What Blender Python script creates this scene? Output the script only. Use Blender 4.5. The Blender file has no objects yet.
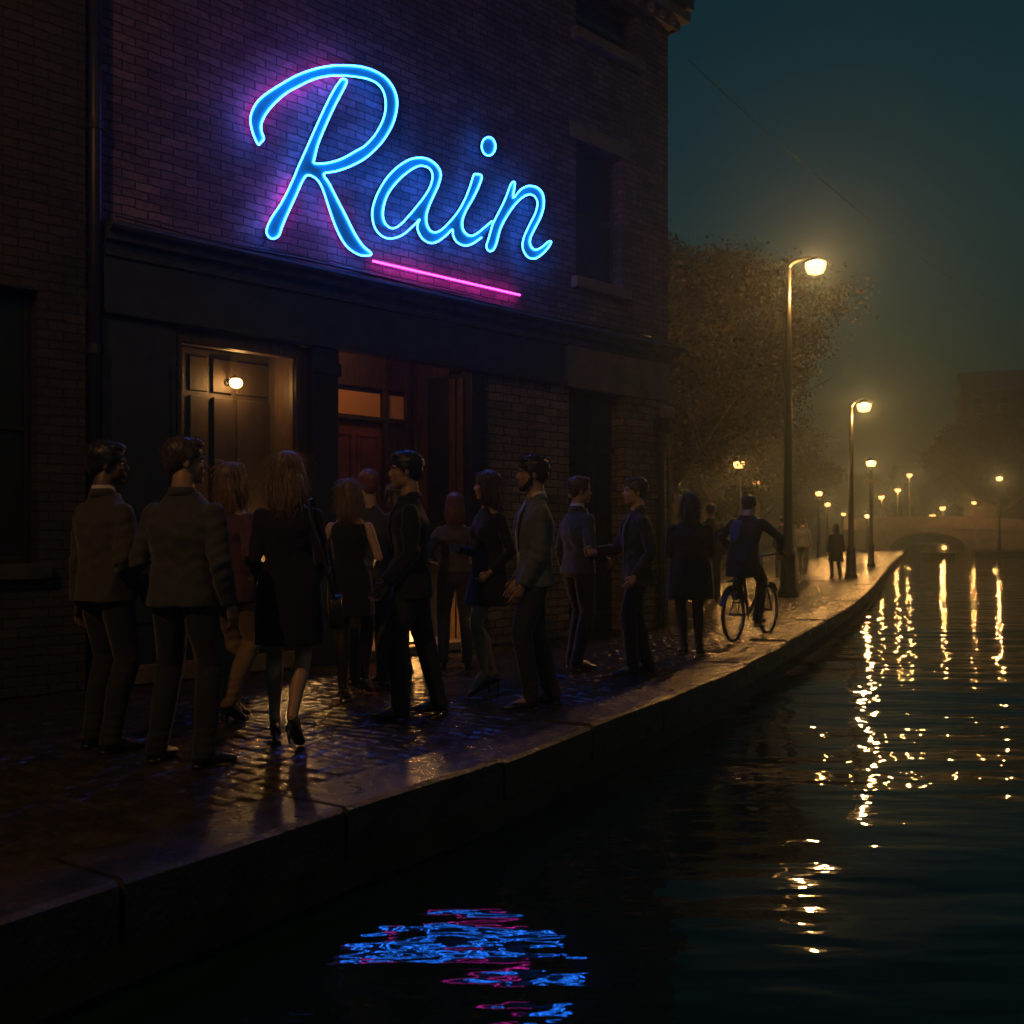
import bpy, math, random
import numpy as np
from mathutils import Vector, Matrix, Quaternion
R = math.radians
random.seed(7)
rng = np.random.default_rng(7)
scn = bpy.context.scene
COL = scn.collection
CAMH = 1.25          # lens height above the quay paving (m)
HOR = 534.0          # horizon row in the photo
FOC = 1000.0         # focal length in pixels
WATER = -0.36

# ---------------------------------------------------------------- helpers
def ground(px, py):
    """point on the quay paving seen at a pixel"""
    y = CAMH * FOC / (py - HOR)
    return Vector(((px - 512.0) * y / FOC, y, 0.0))
def at(px, y, py=HOR):
    return Vector(((px - 512.0) * y / FOC, y, CAMH + (HOR - py) * y / FOC))

def tag(o, label=None, cat=None, group=None, kind=None):
    if label: o['label'] = label
    if cat: o['category'] = cat
    if group: o['group'] = group
    if kind: o['kind'] = kind
    return o
def empty(name, loc=(0, 0, 0), rz=0.0):
    o = bpy.data.objects.new(name, None)
    o.empty_display_size = 0.2
    COL.objects.link(o)
    o.location = loc
    o.rotation_euler = (0, 0, rz)
    return o
def copy_tree(o, parent=None):
    c = o.copy()
    COL.objects.link(c)
    c.parent = parent
    for ch in list(o.children):
        copy_tree(ch, c)
    return c
def link_mesh(name, me, mat=None, parent=None, smooth=False):
    o = bpy.data.objects.new(name, me)
    COL.objects.link(o)
    if mat is not None and not me.materials:
        me.materials.append(mat)
    if parent is not None:
        o.parent = parent
    if smooth and len(me.polygons):
        me.polygons.foreach_set('use_smooth', [True] * len(me.polygons))
    return o

class MB:
    """collects shapes into one mesh"""
    def __init__(s):
        s.v = []; s.f = []
    def box(s, x0, x1, y0, y1, z0, z1):
        n = len(s.v)
        s.v += [(x0, y0, z0), (x1, y0, z0), (x1, y1, z0), (x0, y1, z0),
                (x0, y0, z1), (x1, y0, z1), (x1, y1, z1), (x0, y1, z1)]
        for q in ((0, 3, 2, 1), (4, 5, 6, 7), (0, 1, 5, 4), (1, 2, 6, 5), (2, 3, 7, 6), (3, 0, 4, 7)):
            s.f.append(tuple(n + i for i in q))
        return s
    def rings(s, rs, cap=True):
        """rs = list of lists of points, equal length"""
        n0 = len(s.v); m = len(rs[0])
        for r in rs:
            s.v += [tuple(p) for p in r]
        for i in range(len(rs) - 1):
            a = n0 + i * m; b = a + m
            for j in range(m):
                k = (j + 1) % m
                s.f.append((a + j, a + k, b + k, b + j))
        if cap:
            s.f.append(tuple(n0 + j for j in range(m))[::-1])
            e = n0 + (len(rs) - 1) * m
            s.f.append(tuple(e + j for j in range(m)))
        return s
    def tube(s, pts, rad, side=None, n=12, cap=True):
        pts = [Vector(p) for p in pts]
        rs = []
        last = None
        for i, p in enumerate(pts):
            a = pts[max(0, i - 1)]; b = pts[min(len(pts) - 1, i + 1)]
            t = (b - a).normalized()
            if side is not None:
                sd = Vector(side)
            elif last is not None:
                sd = last
            else:
                sd = Vector((1, 0, 0)) if abs(t.x) < .8 else Vector((0, 1, 0))
            sd = (sd - t * sd.dot(t))
            if sd.length < 1e-5:
                sd = t.orthogonal()
            sd.normalize(); last = sd
            o = t.cross(sd)
            r = rad[i] if isinstance(rad, (list, tuple)) else rad
            if not isinstance(r, (list, tuple)): r = (r, r)
            rs.append([p + sd * (r[0] * math.cos(2 * math.pi * j / n)) + o * (r[1] * math.sin(2 * math.pi * j / n)) for j in range(n)])
        return s.rings(rs, cap)
    def hull(s, specs, n=20, pw=2.4):
        """stack of horizontal superellipse rings (cx, cy, z, half width, half depth)"""
        rs = []
        for (cx, cy, z, hw, hd) in specs:
            r = []
            for j in range(n):
                a = 2 * math.pi * j / n
                c, q = math.cos(a), math.sin(a)
                r.append((cx + hw * math.copysign(abs(c) ** (2 / pw), c), cy + hd * math.copysign(abs(q) ** (2 / pw), q), z))
            rs.append(r)
        return s.rings(rs)
    def ell(s, c, r, m=None, nu=14, nv=9):
        c = Vector(c); n0 = len(s.v)
        def P(u, w):
            p = Vector((r[0] * math.cos(u) * math.cos(w), r[1] * math.sin(u) * math.cos(w), r[2] * math.sin(w)))
            if m is not None: p = m @ p
            return tuple(c + p)
        for i in range(1, nv):
            w = -math.pi / 2 + math.pi * i / nv
            for j in range(nu):
                s.v.append(P(2 * math.pi * j / nu, w))
        for i in range(nv - 2):
            a = n0 + i * nu; b = a + nu
            for j in range(nu):
                k = (j + 1) % nu
                s.f.append((a + j, a + k, b + k, b + j))
        bo = len(s.v); s.v.append(P(0, -math.pi / 2)); tp = len(s.v); s.v.append(P(0, math.pi / 2))
        e = n0 + (nv - 2) * nu
        for j in range(nu):
            k = (j + 1) % nu
            s.f.append((n0 + k, n0 + j, bo)); s.f.append((e + j, e + k, tp))
        return s
    def lathe(s, prof, c=(0, 0, 0), n=20):
        """prof = list of (r, z)"""
        return s.rings([[(c[0] + r * math.cos(2 * math.pi * j / n), c[1] + r * math.sin(2 * math.pi * j / n), c[2] + z) for j in range(n)] for r, z in prof])
    def torus(s, c, Rr, r, axis, n=40, m=8):
        axis = Vector(axis).normalized(); a = axis.orthogonal().normalized(); b = axis.cross(a)
        n0 = len(s.v); c = Vector(c)
        for i in range(n):
            u = 2 * math.pi * i / n; d = a * math.cos(u) + b * math.sin(u)
            for j in range(m):
                w = 2 * math.pi * j / m
                s.v.append(tuple(c + d * (Rr + r * math.cos(w)) + axis * (r * math.sin(w))))
        for i in range(n):
            k = (i + 1) % n
            for j in range(m):
                l = (j + 1) % m
                s.f.append((n0 + i * m + j, n0 + k * m + j, n0 + k * m + l, n0 + i * m + l))
        return s
    def xf(s, M):
        s.v = [tuple(M @ Vector(p)) for p in s.v]; return s
    def add(s, o):
        n = len(s.v); s.v += o.v; s.f += [tuple(n + i for i in q) for q in o.f]; return s
    def mesh(s, name='m'):
        me = bpy.data.meshes.new(name)
        me.from_pydata(s.v, [], s.f); me.update()
        return me
    def build(s, name, mat, parent=None, smooth=False, bevel=0.0):
        me = s.mesh(name)
        o = link_mesh(name, me, mat, parent, smooth)
        if bevel:
            b = o.modifiers.new('bevel', 'BEVEL'); b.width = bevel; b.segments = 2; b.limit_method = 'ANGLE'
        return o

def voxel(mb, size, smooth=2, disp=None, name='m'):
    """weld overlapping shapes into one continuous skin"""
    me = mb.mesh(); ob = bpy.data.objects.new('tmp', me); COL.objects.link(ob)
    m = ob.modifiers.new('r', 'REMESH'); m.mode = 'VOXEL'; m.voxel_size = size; m.use_smooth_shade = True
    if smooth:
        q = ob.modifiers.new('s', 'SMOOTH'); q.factor = 0.5; q.iterations = smooth
    dg = bpy.context.evaluated_depsgraph_get()
    out = bpy.data.meshes.new_from_object(ob.evaluated_get(dg))
    bpy.data.objects.remove(ob); bpy.data.meshes.remove(me)
    out.name = name
    if disp is not None:
        n = len(out.vertices)
        co = np.empty(n * 3, dtype=np.float32); out.vertices.foreach_get('co', co); co = co.reshape(-1, 3)
        no = np.empty(n * 3, dtype=np.float32); out.vertex_normals.foreach_get('vector', no); no = no.reshape(-1, 3)
        co = disp(co, no)
        out.vertices.foreach_set('co', co.astype(np.float32).ravel()); out.update()
    return out

# ---------------------------------------------------------------- materials
class Nt:
    def __init__(s, name):
        s.m = bpy.data.materials.new(name); s.m.use_nodes = True
        s.t = s.m.node_tree; s.b = s.t.nodes['Principled BSDF']; s.out = s.t.nodes['Material Output']
    def n(s, typ, **k):
        x = s.t.nodes.new(typ)
        for a, b in k.items():
            if a in x.inputs.keys(): x.inputs[a].default_value = b
            else: setattr(x, a, b)
        return x
    def l(s, a, b): s.t.links.new(a, b)
    def ramp(s, fac, stops):
        r = s.n('ShaderNodeValToRGB'); e = r.color_ramp.elements
        while len(e) < len(stops): e.new(0.5)
        for q, (p, c) in zip(e, stops):
            q.position = p; q.color = (*c, 1) if len(c) == 3 else c
        s.l(fac, r.inputs['Fac']); return r.outputs['Color']
    def coords(s, sc=(1, 1, 1), rot=0.0, kind='Object'):
        t = s.n('ShaderNodeTexCoord'); m = s.n('ShaderNodeMapping')
        m.inputs['Scale'].default_value = sc; m.inputs['Rotation'].default_value = (0, 0, rot)
        s.l(t.outputs[kind], m.inputs['Vector']); return m.outputs['Vector']
    def noise(s, vec, scale, detail=4, rough=.55):
        x = s.n('ShaderNodeTexNoise'); x.inputs['Scale'].default_value = scale
        x.inputs['Detail'].default_value = detail; x.inputs['Roughness'].default_value = rough
        s.l(vec, x.inputs['Vector']); return x.outputs['Fac']
    def math(s, op, a, b=None, c=None):
        x = s.n('ShaderNodeMath', operation=op)
        for i, v in enumerate((a, b, c)):
            if v is None: continue
            if isinstance(v, (int, float)): x.inputs[i].default_value = v
            else: s.l(v, x.inputs[i])
        return x.outputs[0]
    def bump(s, h, dist, strength=1.0, prev=None):
        x = s.n('ShaderNodeBump'); x.inputs['Distance'].default_value = dist; x.inputs['Strength'].default_value = strength
        s.l(h, x.inputs['Height'])
        if prev is not None: s.l(prev, x.inputs['Normal'])
        return x.outputs['Normal']

def mat(name, col, rough=.6, metal=0.0, var=.35, nscale=6., bump=.0, bscale=40., sc=(1, 1, 1), rvar=.12, spec=.5, sheen=0.0):
    q = Nt(name); v = q.coords(sc)
    f = q.noise(v, nscale, 6)
    lo = tuple(c * (1 - var) for c in col); hi = tuple(min(1, c * (1 + var)) for c in col)
    q.l(q.ramp(f, [(.3, lo), (.7, hi)]), q.b.inputs['Base Color'])
    g = q.noise(v, nscale * 2.3, 4)
    q.l(q.math('MULTIPLY_ADD', g, rvar * 2, rough - rvar), q.b.inputs['Roughness'])
    q.b.inputs['Metallic'].default_value = metal
    q.b.inputs['Specular IOR Level'].default_value = spec
    if sheen:
        q.b.inputs['Sheen Weight'].default_value = sheen; q.b.inputs['Sheen Roughness'].default_value = .4
    if bump:
        h = q.noise(v, bscale, 5, .65)
        q.l(q.bump(h, bump), q.b.inputs['Normal'])
    return q.m

def emit(name, col, strength):
    q = Nt(name)
    q.b.inputs['Base Color'].default_value = (*col, 1)
    q.b.inputs['Emission Color'].default_value = (*col, 1)
    q.b.inputs['Emission Strength'].default_value = strength
    return q.m

def brick_mat(name, c1, c2, mortar, w=.225, h=.075, rough=.75, streak=.4, bd=.012):
    q = Nt(name)
    t = q.n('ShaderNodeTexCoord'); sp = q.n('ShaderNodeSeparateXYZ'); q.l(t.outputs['Object'], sp.inputs[0])
    cb = q.n('ShaderNodeCombineXYZ')
    q.l(q.math('ADD', sp.outputs[0], sp.outputs[1]), cb.inputs[0]); q.l(sp.outputs[2], cb.inputs[1])
    wob = q.n('ShaderNodeTexNoise'); wob.inputs['Scale'].default_value = 7.; wob.inputs['Detail'].default_value = 4
    q.l(cb.outputs[0], wob.inputs['Vector'])
    sub = q.n('ShaderNodeVectorMath', operation='SUBTRACT'); q.l(wob.outputs['Color'], sub.inputs[0]); sub.inputs[1].default_value = (.5, .5, .5)
    sc = q.n('ShaderNodeVectorMath', operation='SCALE'); q.l(sub.outputs[0], sc.inputs[0]); sc.inputs['Scale'].default_value = .036
    ad = q.n('ShaderNodeVectorMath', operation='ADD'); q.l(cb.outputs[0], ad.inputs[0]); q.l(sc.outputs[0], ad.inputs[1])
    b = q.n('ShaderNodeTexBrick'); q.l(ad.outputs[0], b.inputs['Vector'])
    b.inputs['Color1'].default_value = (*c1, 1); b.inputs['Color2'].default_value = (*c2, 1); b.inputs['Mortar'].default_value = (*mortar, 1)
    b.inputs['Scale'].default_value = 1.; b.inputs['Brick Width'].default_value = w; b.inputs['Row Height'].default_value = h
    b.inputs['Mortar Size'].default_value = .007; b.inputs['Mortar Smooth'].default_value = .35; b.inputs['Bias'].default_value = 0
    n1 = q.noise(cb.outputs[0], 1.6, 8, .65)
    n2 = q.noise(cb.outputs[0], 22., 6, .6)
    mx = q.n('ShaderNodeMix', data_type='RGBA', blend_type='MULTIPLY'); mx.inputs['Factor'].default_value = 1.
    q.l(b.outputs['Color'], mx.inputs[6]); q.l(q.ramp(n1, [(.3, (1 - streak,) * 3), (.68, (1.25,) * 3)]), mx.inputs[7])
    mx2 = q.n('ShaderNodeMix', data_type='RGBA', blend_type='MULTIPLY'); mx2.inputs['Factor'].default_value = 1.
    q.l(mx.outputs[2], mx2.inputs[6]); q.l(q.ramp(n2, [(.25, (.6,) * 3), (.7, (1.2,) * 3)]), mx2.inputs[7])
    q.l(mx2.outputs[2], q.b.inputs['Base Color'])
    q.b.inputs['Roughness'].default_value = rough
    hgt = q.math('SUBTRACT', q.math('MULTIPLY', n2, .45), b.outputs['Fac'])
    q.l(q.bump(hgt, bd), q.b.inputs['Normal'])
    return q.m

MT = {}
MT['brick_up'] = brick_mat('brick_upper', (.24, .15, .18), (.13, .085, .105), (.035, .03, .04), bd=.024, streak=.55)
MT['brick_low'] = brick_mat('brick_lower', (.34, .23, .14), (.18, .12, .08), (.04, .03, .025), w=.26, h=.095, bd=.026, streak=.5)
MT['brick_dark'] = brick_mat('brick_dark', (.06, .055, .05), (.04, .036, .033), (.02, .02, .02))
MT['brick_far'] = brick_mat('brick_far', (.10, .07, .055), (.08, .06, .05), (.05, .045, .04))
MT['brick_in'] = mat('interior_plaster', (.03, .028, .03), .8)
MT['stone'] = mat('weathered_stone', (.20, .15, .11), .7, var=.4, nscale=3, bump=.006, bscale=25)
MT['stone_dark'] = mat('dark_quay_stone', (.055, .05, .045), .42, var=.5, nscale=4, bump=.01, bscale=18, rvar=.2)
MT['kerb'] = mat('wet_kerb_stone', (.045, .04, .036), .24, var=.5, nscale=5, bump=.018, bscale=26, rvar=.16)
MT['paint_dark'] = mat('dark_blue_paint', (.022, .032, .042), .45, var=.4, nscale=7, bump=.0015, bscale=60)
MT['paint_black'] = mat('black_paint', (.012, .013, .014), .45, var=.4, nscale=9, bump=.001, bscale=60)
MT['wood_brown'] = mat('brown_woodwork', (.075, .042, .022), .5, var=.5, nscale=5, sc=(6, 6, 1), bump=.002, bscale=30)
MT['red_door'] = mat('red_door_paint', (.22, .065, .06), .42, var=.4, nscale=4, bump=.0015, bscale=40)
MT['shutter'] = mat('shutter_boards', (.045, .030, .018), .5, var=.3, nscale=3, sc=(5, 5, 1), bump=.002, bscale=30)
MT['lead'] = mat('lead_flashing', (.12, .13, .15), .35, .6, var=.3, nscale=8, bump=.003, bscale=20)
MT['iron'] = mat('cast_iron_paint', (.03, .028, .024), .4, .3, var=.3, nscale=12, bump=.001, bscale=80)
MT['slate'] = mat('roof_slate', (.05, .05, .055), .5, var=.3, nscale=8, bump=.01, bscale=10)
MT['cable'] = mat('black_cable', (.02, .02, .02), .5)
MT['curtain'] = mat('blue_blind', (.35, .55, .75), .7, var=.25, nscale=5, sc=(8, 8, 1), bump=.006, bscale=4)
MT['clear'] = mat('sign_acrylic', (.022, .28, .24), .35, var=.08, nscale=8)
MT['bark'] = mat('tree_bark', (.06, .045, .03), .85, var=.4, nscale=9, bump=.02, bscale=12)
MT['boat'] = mat('boat_hull_paint', (.05, .05, .045), .4)
MT['rubber'] = mat('tyre_rubber', (.012, .012, .012), .6)
MT['steel'] = mat('bicycle_steel', (.3, .3, .3), .3, .9, var=.2)
MT['leather'] = mat('shoe_leather', (.018, .014, .012), .35, var=.4, nscale=20, bump=.001, bscale=60)
def thin_glass(name, tint=(.85, .9, .95), ior=1.5, rough=.02):
    q = Nt(name); q.t.nodes.remove(q.b)
    tr = q.n('ShaderNodeBsdfTransparent'); tr.inputs[0].default_value = (*tint, 1)
    gl = q.n('ShaderNodeBsdfGlossy'); gl.inputs['Roughness'].default_value = rough
    fr = q.n('ShaderNodeFresnel'); fr.inputs['IOR'].default_value = ior
    v = q.coords(); h = q.noise(v, 2.2, 2)
    nb = q.bump(h, .004); q.l(nb, gl.inputs['Normal'])
    mx = q.n('ShaderNodeMixShader'); q.l(fr.outputs[0], mx.inputs[0]); q.l(tr.outputs[0], mx.inputs[1]); q.l(gl.outputs[0], mx.inputs[2])
    q.l(mx.outputs[0], q.out.inputs['Surface']); return q.m
MT['glass'] = thin_glass('window_glass')
def lamp_glass(name, col, strength):
    """frosted lamp bowl: lets the bulb's light out and glows itself"""
    q = Nt(name); q.t.nodes.remove(q.b)
    tr = q.n('ShaderNodeBsdfTransparent'); tr.inputs[0].default_value = (.9, .9, .9, 1)
    em = q.n('ShaderNodeEmission'); em.inputs[0].default_value = (*col, 1); em.inputs[1].default_value = strength
    ad = q.n('ShaderNodeAddShader'); q.l(tr.outputs[0], ad.inputs[0]); q.l(em.outputs[0], ad.inputs[1])
    q.l(ad.outputs[0], q.out.inputs['Surface']); return q.m
WARM = (1.0, .46, .12)
MT['lampglass'] = lamp_glass('lamp_bowl_glass', (1.0, .52, .15), 2.6)
MT['lampglass_far'] = lamp_glass('far_lamp_glass', (1.0, .46, .12), 2.4)
MT['litpane'] = emit('lit_window_pane', (1., .45, .12), .05)
MT['dimpane'] = mat('dark_pane', (.02, .022, .025), .12)
MT['neon_blue'] = emit('blue_neon_tube', (.016, .18, 1.0), 36.0)
MT['neon_pink'] = emit('pink_neon_tube', (1.0, .028, .58), 14.0)
MT['backlight'] = emit('magenta_backlight_tube', (.75, .008, .42), 34.0)

def bulb(name, loc, power, parent=None, radius=.07, col=WARM):
    l = bpy.data.lights.new(name, 'POINT'); l.energy = power; l.color = col; l.shadow_soft_size = radius
    o = bpy.data.objects.new(name, l); COL.objects.link(o); o.location = loc
    if parent is not None: o.parent = parent
    return o
SKYS=0.15; SUNS=0.05; HAZE=0.0036; WAVE=0.028; SWELL=.06; WALLP=14; DOORP=6; TABP=34; STEPP=16; LP=660; NEARL=.56
# ---------------------------------------------------------------- camera, world, sun
cam = bpy.data.cameras.new('camera'); camo = bpy.data.objects.new('camera', cam); COL.objects.link(camo)
camo.location = (0, 0, CAMH); camo.rotation_euler = (R(90), 0, 0)
cam.sensor_width = 36; cam.lens = 36 * FOC / 1024; cam.shift_y = (HOR - 512) / 1024
cam.clip_end = 2000; cam.clip_start = .05
cam.dof.use_dof = True; cam.dof.focus_distance = 7.0; cam.dof.aperture_fstop = 2.8
scn.camera = camo
w = bpy.data.worlds.new('World'); scn.world = w; w.use_nodes = True
wt = w.node_tree; bg = wt.nodes['Background']
sky = wt.nodes.new('ShaderNodeTexSky'); sky.sky_type = 'NISHITA'; sky.sun_disc = False
sky.sun_elevation = R(-1.2); sky.sun_rotation = R(215); sky.air_density = 1.0; sky.dust_density = 2.0; sky.ozone_density = 2.0
hs = wt.nodes.new('ShaderNodeMix'); hs.data_type = 'RGBA'; hs.blend_type = 'MULTIPLY'; hs.inputs['Factor'].default_value = 1
wt.links.new(sky.outputs[0], hs.inputs[6]); hs.inputs[7].default_value = (.09, .92, .70, 1)
wt.links.new(hs.outputs[2], bg.inputs['Color']); bg.inputs['Strength'].default_value = SKYS
sun = bpy.data.lights.new('sun', 'SUN'); sun.energy = SUNS; sun.angle = R(14); sun.color = (1., .62, .34)
suno = bpy.data.objects.new('sun', sun); COL.objects.link(suno)
suno.rotation_euler = Vector((.80, -.50, .42)).to_track_quat('Z', 'Y').to_euler()
scn.view_settings.view_transform = 'Standard'; scn.view_settings.look = 'None'
scn.view_settings.gamma = 1; scn.view_settings.exposure = 0; scn.view_settings.use_curve_mapping = False
cy = scn.cycles
cy.max_bounces = 6; cy.diffuse_bounces = 2; cy.glossy_bounces = 3; cy.transparent_max_bounces = 12; cy.transmission_bounces = 3; cy.volume_bounces = 0
cy.sample_clamp_indirect = 1.3; cy.use_denoising = True; cy.denoiser = 'OPENIMAGEDENOISE'; cy.caustics_reflective = False; cy.caustics_refractive = False
cy.use_light_tree = True; cy.use_adaptive_sampling = False

# ---------------------------------------------------------------- haze
q = Nt('haze_air'); q.t.nodes.remove(q.b)
pv = q.n('ShaderNodeVolumePrincipled'); pv.inputs['Color'].default_value = (.54, .74, .90, 1); pv.inputs['Density'].default_value = HAZE; pv.inputs['Anisotropy'].default_value = .78
q.l(pv.outputs[0], q.out.inputs['Volume'])
hz = MB().box(-59, 259, -29, 399, -2.6, 24.5).build('haze', q.m); tag(hz, kind='stuff')

# ---------------------------------------------------------------- ground and water
edge = [(-16, -19), (-10, -10.8), (-5, -2.6), (-2.5, 1.75)] + [tuple(ground(*p).xy) for p in ((22, 920), (210, 859), (376, 803), (500, 764), (576, 734), (653, 705), (730, 672), (807, 631), (858, 600))] + [(9.7, 26.6), (15.2, 40.3), (27.2, 69.5), (30.9, 79), (46, 116), (120, 300), (158, 395)]
def resample(pl, step_near=.15):
    """smooth the outline through its points"""
    out = []
    P = [Vector(p) for p in pl]
    for i in range(1, len(P) - 2):
        n = max(2, min(14, int((P[i + 1] - P[i]).length / .22)))
        for k in range(n):
            t = k / n; a, b, c, d = P[i - 1], P[i], P[i + 1], P[i + 2]
            # centripetal-ish: limit tangents to the segment length
            L = (c - b).length
            m1 = (c - a).normalized() * L; m2 = (d - b).normalized() * L
            h = (2 * t**3 - 3 * t**2 + 1) * b + (t**3 - 2 * t**2 + t) * m1 + (-2 * t**3 + 3 * t**2) * c + (t**3 - t**2) * m2
            out.append(h)
    return [P[0]] + out + [P[-2], P[-1]]
EP = resample(edge)
def offs(d):
    """outline moved d metres inland"""
    o = []
    for i, p in enumerate(EP):
        t = (EP[min(len(EP) - 1, i + 1)] - EP[max(0, i - 1)]).normalized()
        o.append(p + Vector((-t.y, t.x)) * d)
    return o
inner = offs(.40)
# pavement sheet
q = Nt('wet_setts')
v0 = q.coords(rot=R(-62))
wb = q.n('ShaderNodeTexNoise'); wb.inputs['Scale'].default_value = 2.5; wb.inputs['Detail'].default_value = 3; q.l(v0, wb.inputs['Vector'])
sb = q.n('ShaderNodeVectorMath', operation='SUBTRACT'); q.l(wb.outputs['Color'], sb.inputs[0]); sb.inputs[1].default_value = (.5, .5, .5)
sl = q.n('ShaderNodeVectorMath', operation='SCALE'); q.l(sb.outputs[0], sl.inputs[0]); sl.inputs['Scale'].default_value = .09
av = q.n('ShaderNodeVectorMath', operation='ADD'); q.l(v0, av.inputs[0]); q.l(sl.outputs[0], av.inputs[1])
bk = q.n('ShaderNodeTexBrick'); q.l(av.outputs[0], bk.inputs['Vector'])
bk.inputs['Scale'].default_value = 1; bk.inputs['Brick Width'].default_value = .17; bk.inputs['Row Height'].default_value = .105
bk.inputs['Mortar Size'].default_value = .014; bk.inputs['Mortar Smooth'].default_value = 1.0
bk.inputs['Color1'].default_value = (.075, .066, .056, 1); bk.inputs['Color2'].default_value = (.038, .035, .032, 1); bk.inputs['Mortar'].default_value = (.015, .014, .012, 1)
n1 = q.noise(v0, 9., 5); n2 = q.noise(v0, 45., 5); n3 = q.noise(v0, .8, 4)
q.l(bk.outputs['Color'], q.b.inputs['Base Color'])
q.l(q.math('MULTIPLY_ADD', n3, .26, .06), q.b.inputs['Roughness'])
hh = q.math('ADD', q.math('MULTIPLY', bk.outputs['Fac'], -.55), q.math('ADD', q.math('MULTIPLY', n1, .9), q.math('MULTIPLY', n2, .22)))
q.l(q.bump(hh, .035), q.b.inputs['Normal'])
MT['setts'] = q.m
# far part: one sheet; near part: real rounded setts
cut = 27.0
mb = MB()
far_ = [p for p in inner if p.y >= cut - .3]; near_ = [p for p in inner if p.y <= cut]
for L_, z_ in ((near_, -.035), (far_, 0.0)):
    n0 = len(mb.v)
    for p in L_: mb.v += [(p.x, p.y, z_), (-58, p.y, z_)]
    for i in range(len(L_) - 1): mb.f.append((n0 + 2 * i, n0 + 2 * i + 2, n0 + 2 * i + 3, n0 + 2 * i + 1))
def vnoise(x, y, seed):
    """smooth value noise on a lattice"""
    xi = np.floor(x).astype(np.int64); yi = np.floor(y).astype(np.int64); fx = x - xi; fy = y - yi; fx = fx * fx * (3 - 2 * fx); fy = fy * fy * (3 - 2 * fy)
    def h(a, b): 
        v = np.sin(a * 127.1 + b * 311.7 + seed * 74.7) * 43758.5453; return v - np.floor(v)
    return (h(xi, yi) * (1 - fx) + h(xi + 1, yi) * fx) * (1 - fy) + (h(xi, yi + 1) * (1 - fx) + h(xi + 1, yi + 1) * fx) * fy
def hsh(a, b, seed):
    v = np.sin(a * 12.9898 + b * 78.233 + seed * 37.7) * 43758.5453; return v - np.floor(v)
C_ = np.array([[p.x, p.y] for p in EP]); seg = np.r_[0, np.cumsum(np.linalg.norm(np.diff(C_, axis=0), axis=1))]
y_of = np.interp
s0 = float(np.interp(1.7, C_[:, 1], seg)); s1 = float(np.interp(cut, C_[:, 1], seg))
ss = np.arange(s0, s1, .0145); dd_ = np.arange(.394, 6.6, .0145)
cx_ = np.interp(ss, seg, C_[:, 0]); cy_ = np.interp(ss, seg, C_[:, 1])
tx = np.gradient(cx_); ty = np.gradient(cy_)
kk = np.ones(61) / 61; tx = np.convolve(np.pad(tx, 30, 'edge'), kk, 'valid'); ty = np.convolve(np.pad(ty, 30, 'edge'), kk, 'valid'); ln_ = np.hypot(tx, ty); nx_, ny_ = -ty / ln_, tx / ln_
S, D = np.meshgrid(ss, dd_, indexing='ij')
X = cx_[:, None] + nx_[:, None] * D; Y = cy_[:, None] + ny_[:, None] * D
Sw = S + .05 * (vnoise(S * 2.2, D * 2.2, 1) - .5) + .02 * vnoise(S * 9, D * 9, 5); Dw = D + .05 * (vnoise(S * 2.0, D * 2.0, 2) - .5) + .015 * vnoise(S * 11, D * 11, 6)
rowh, bw = .115, .165
rj = np.floor(Sw / rowh); off_ = hsh(rj, 0 * rj, 3) * bw
ci = np.floor((Dw + off_) / bw); u_ = (Dw + off_) / bw - ci; v_ = Sw / rowh - rj
e_ = np.minimum(np.minimum(u_, 1 - u_) * bw, np.minimum(v_, 1 - v_) * rowh)
dome = np.clip(e_ / .024, 0, 1); dome = np.sqrt(1 - (1 - dome) ** 2)
tiltu = (hsh(rj, ci, 7) - .5) * .015; tiltv = (hsh(rj, ci, 8) - .5) * .017; hgt_ = (hsh(rj, ci, 9) - .5) * .010
Z = -.023 + .020 * dome + ((u_ - .5) * tiltu + (v_ - .5) * tiltv + hgt_) * dome + .006 * (vnoise(S * 22, D * 22, 11) - .5) * dome + .008 * (vnoise(S * .9, D * .9, 12) - .5)
ns, nd = S.shape; n0 = len(mb.v)
base_me = mb.mesh('quay_pavement')
co0 = np.array(mb.v, dtype=np.float32); f0 = [list(f) for f in mb.f]
G = np.stack([X, Y, Z], -1).reshape(-1, 3).astype(np.float32)
ii, jj = np.meshgrid(np.arange(ns - 1), np.arange(nd - 1), indexing='ij'); a_ = (n0 + ii * nd + jj).ravel()
Q = np.stack([a_, a_ + nd, a_ + nd + 1, a_ + 1], 1)
Q = np.concatenate([np.array(f0), Q]).astype(np.int32)
me = bpy.data.meshes.new('quay_pavement'); me.vertices.add(n0 + len(G)); me.vertices.foreach_set('co', np.concatenate([co0, G]).ravel())
me.loops.add(Q.size); me.loops.foreach_set('vertex_index', Q.ravel()); me.polygons.add(len(Q)); me.polygons.foreach_set('loop_start', np.arange(0, Q.size, 4, dtype=np.int32)); me.update(calc_edges=True)
tag(link_mesh('quay_pavement', me, MT['setts'], None, True), kind='structure')
q = Nt('wet_stone_setts'); v = q.coords()
m1 = q.noise(v, 5.5, 5); m2 = q.noise(v, 60., 4, .7); m3 = q.noise(v, .7, 4)
q.l(q.ramp(m1, [(.3, (.020, .018, .015)), (.7, (.060, .052, .043))]), q.b.inputs['Base Color'])
q.l(q.math('MULTIPLY_ADD', m3, .24, .04), q.b.inputs['Roughness'])
q.l(q.bump(m2, .004), q.b.inputs['Normal'])
me.materials.append(q.m); me.polygons.foreach_set('material_index', np.r_[np.zeros(len(f0), dtype=np.int32), np.ones(len(Q) - len(f0), dtype=np.int32)])
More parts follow.
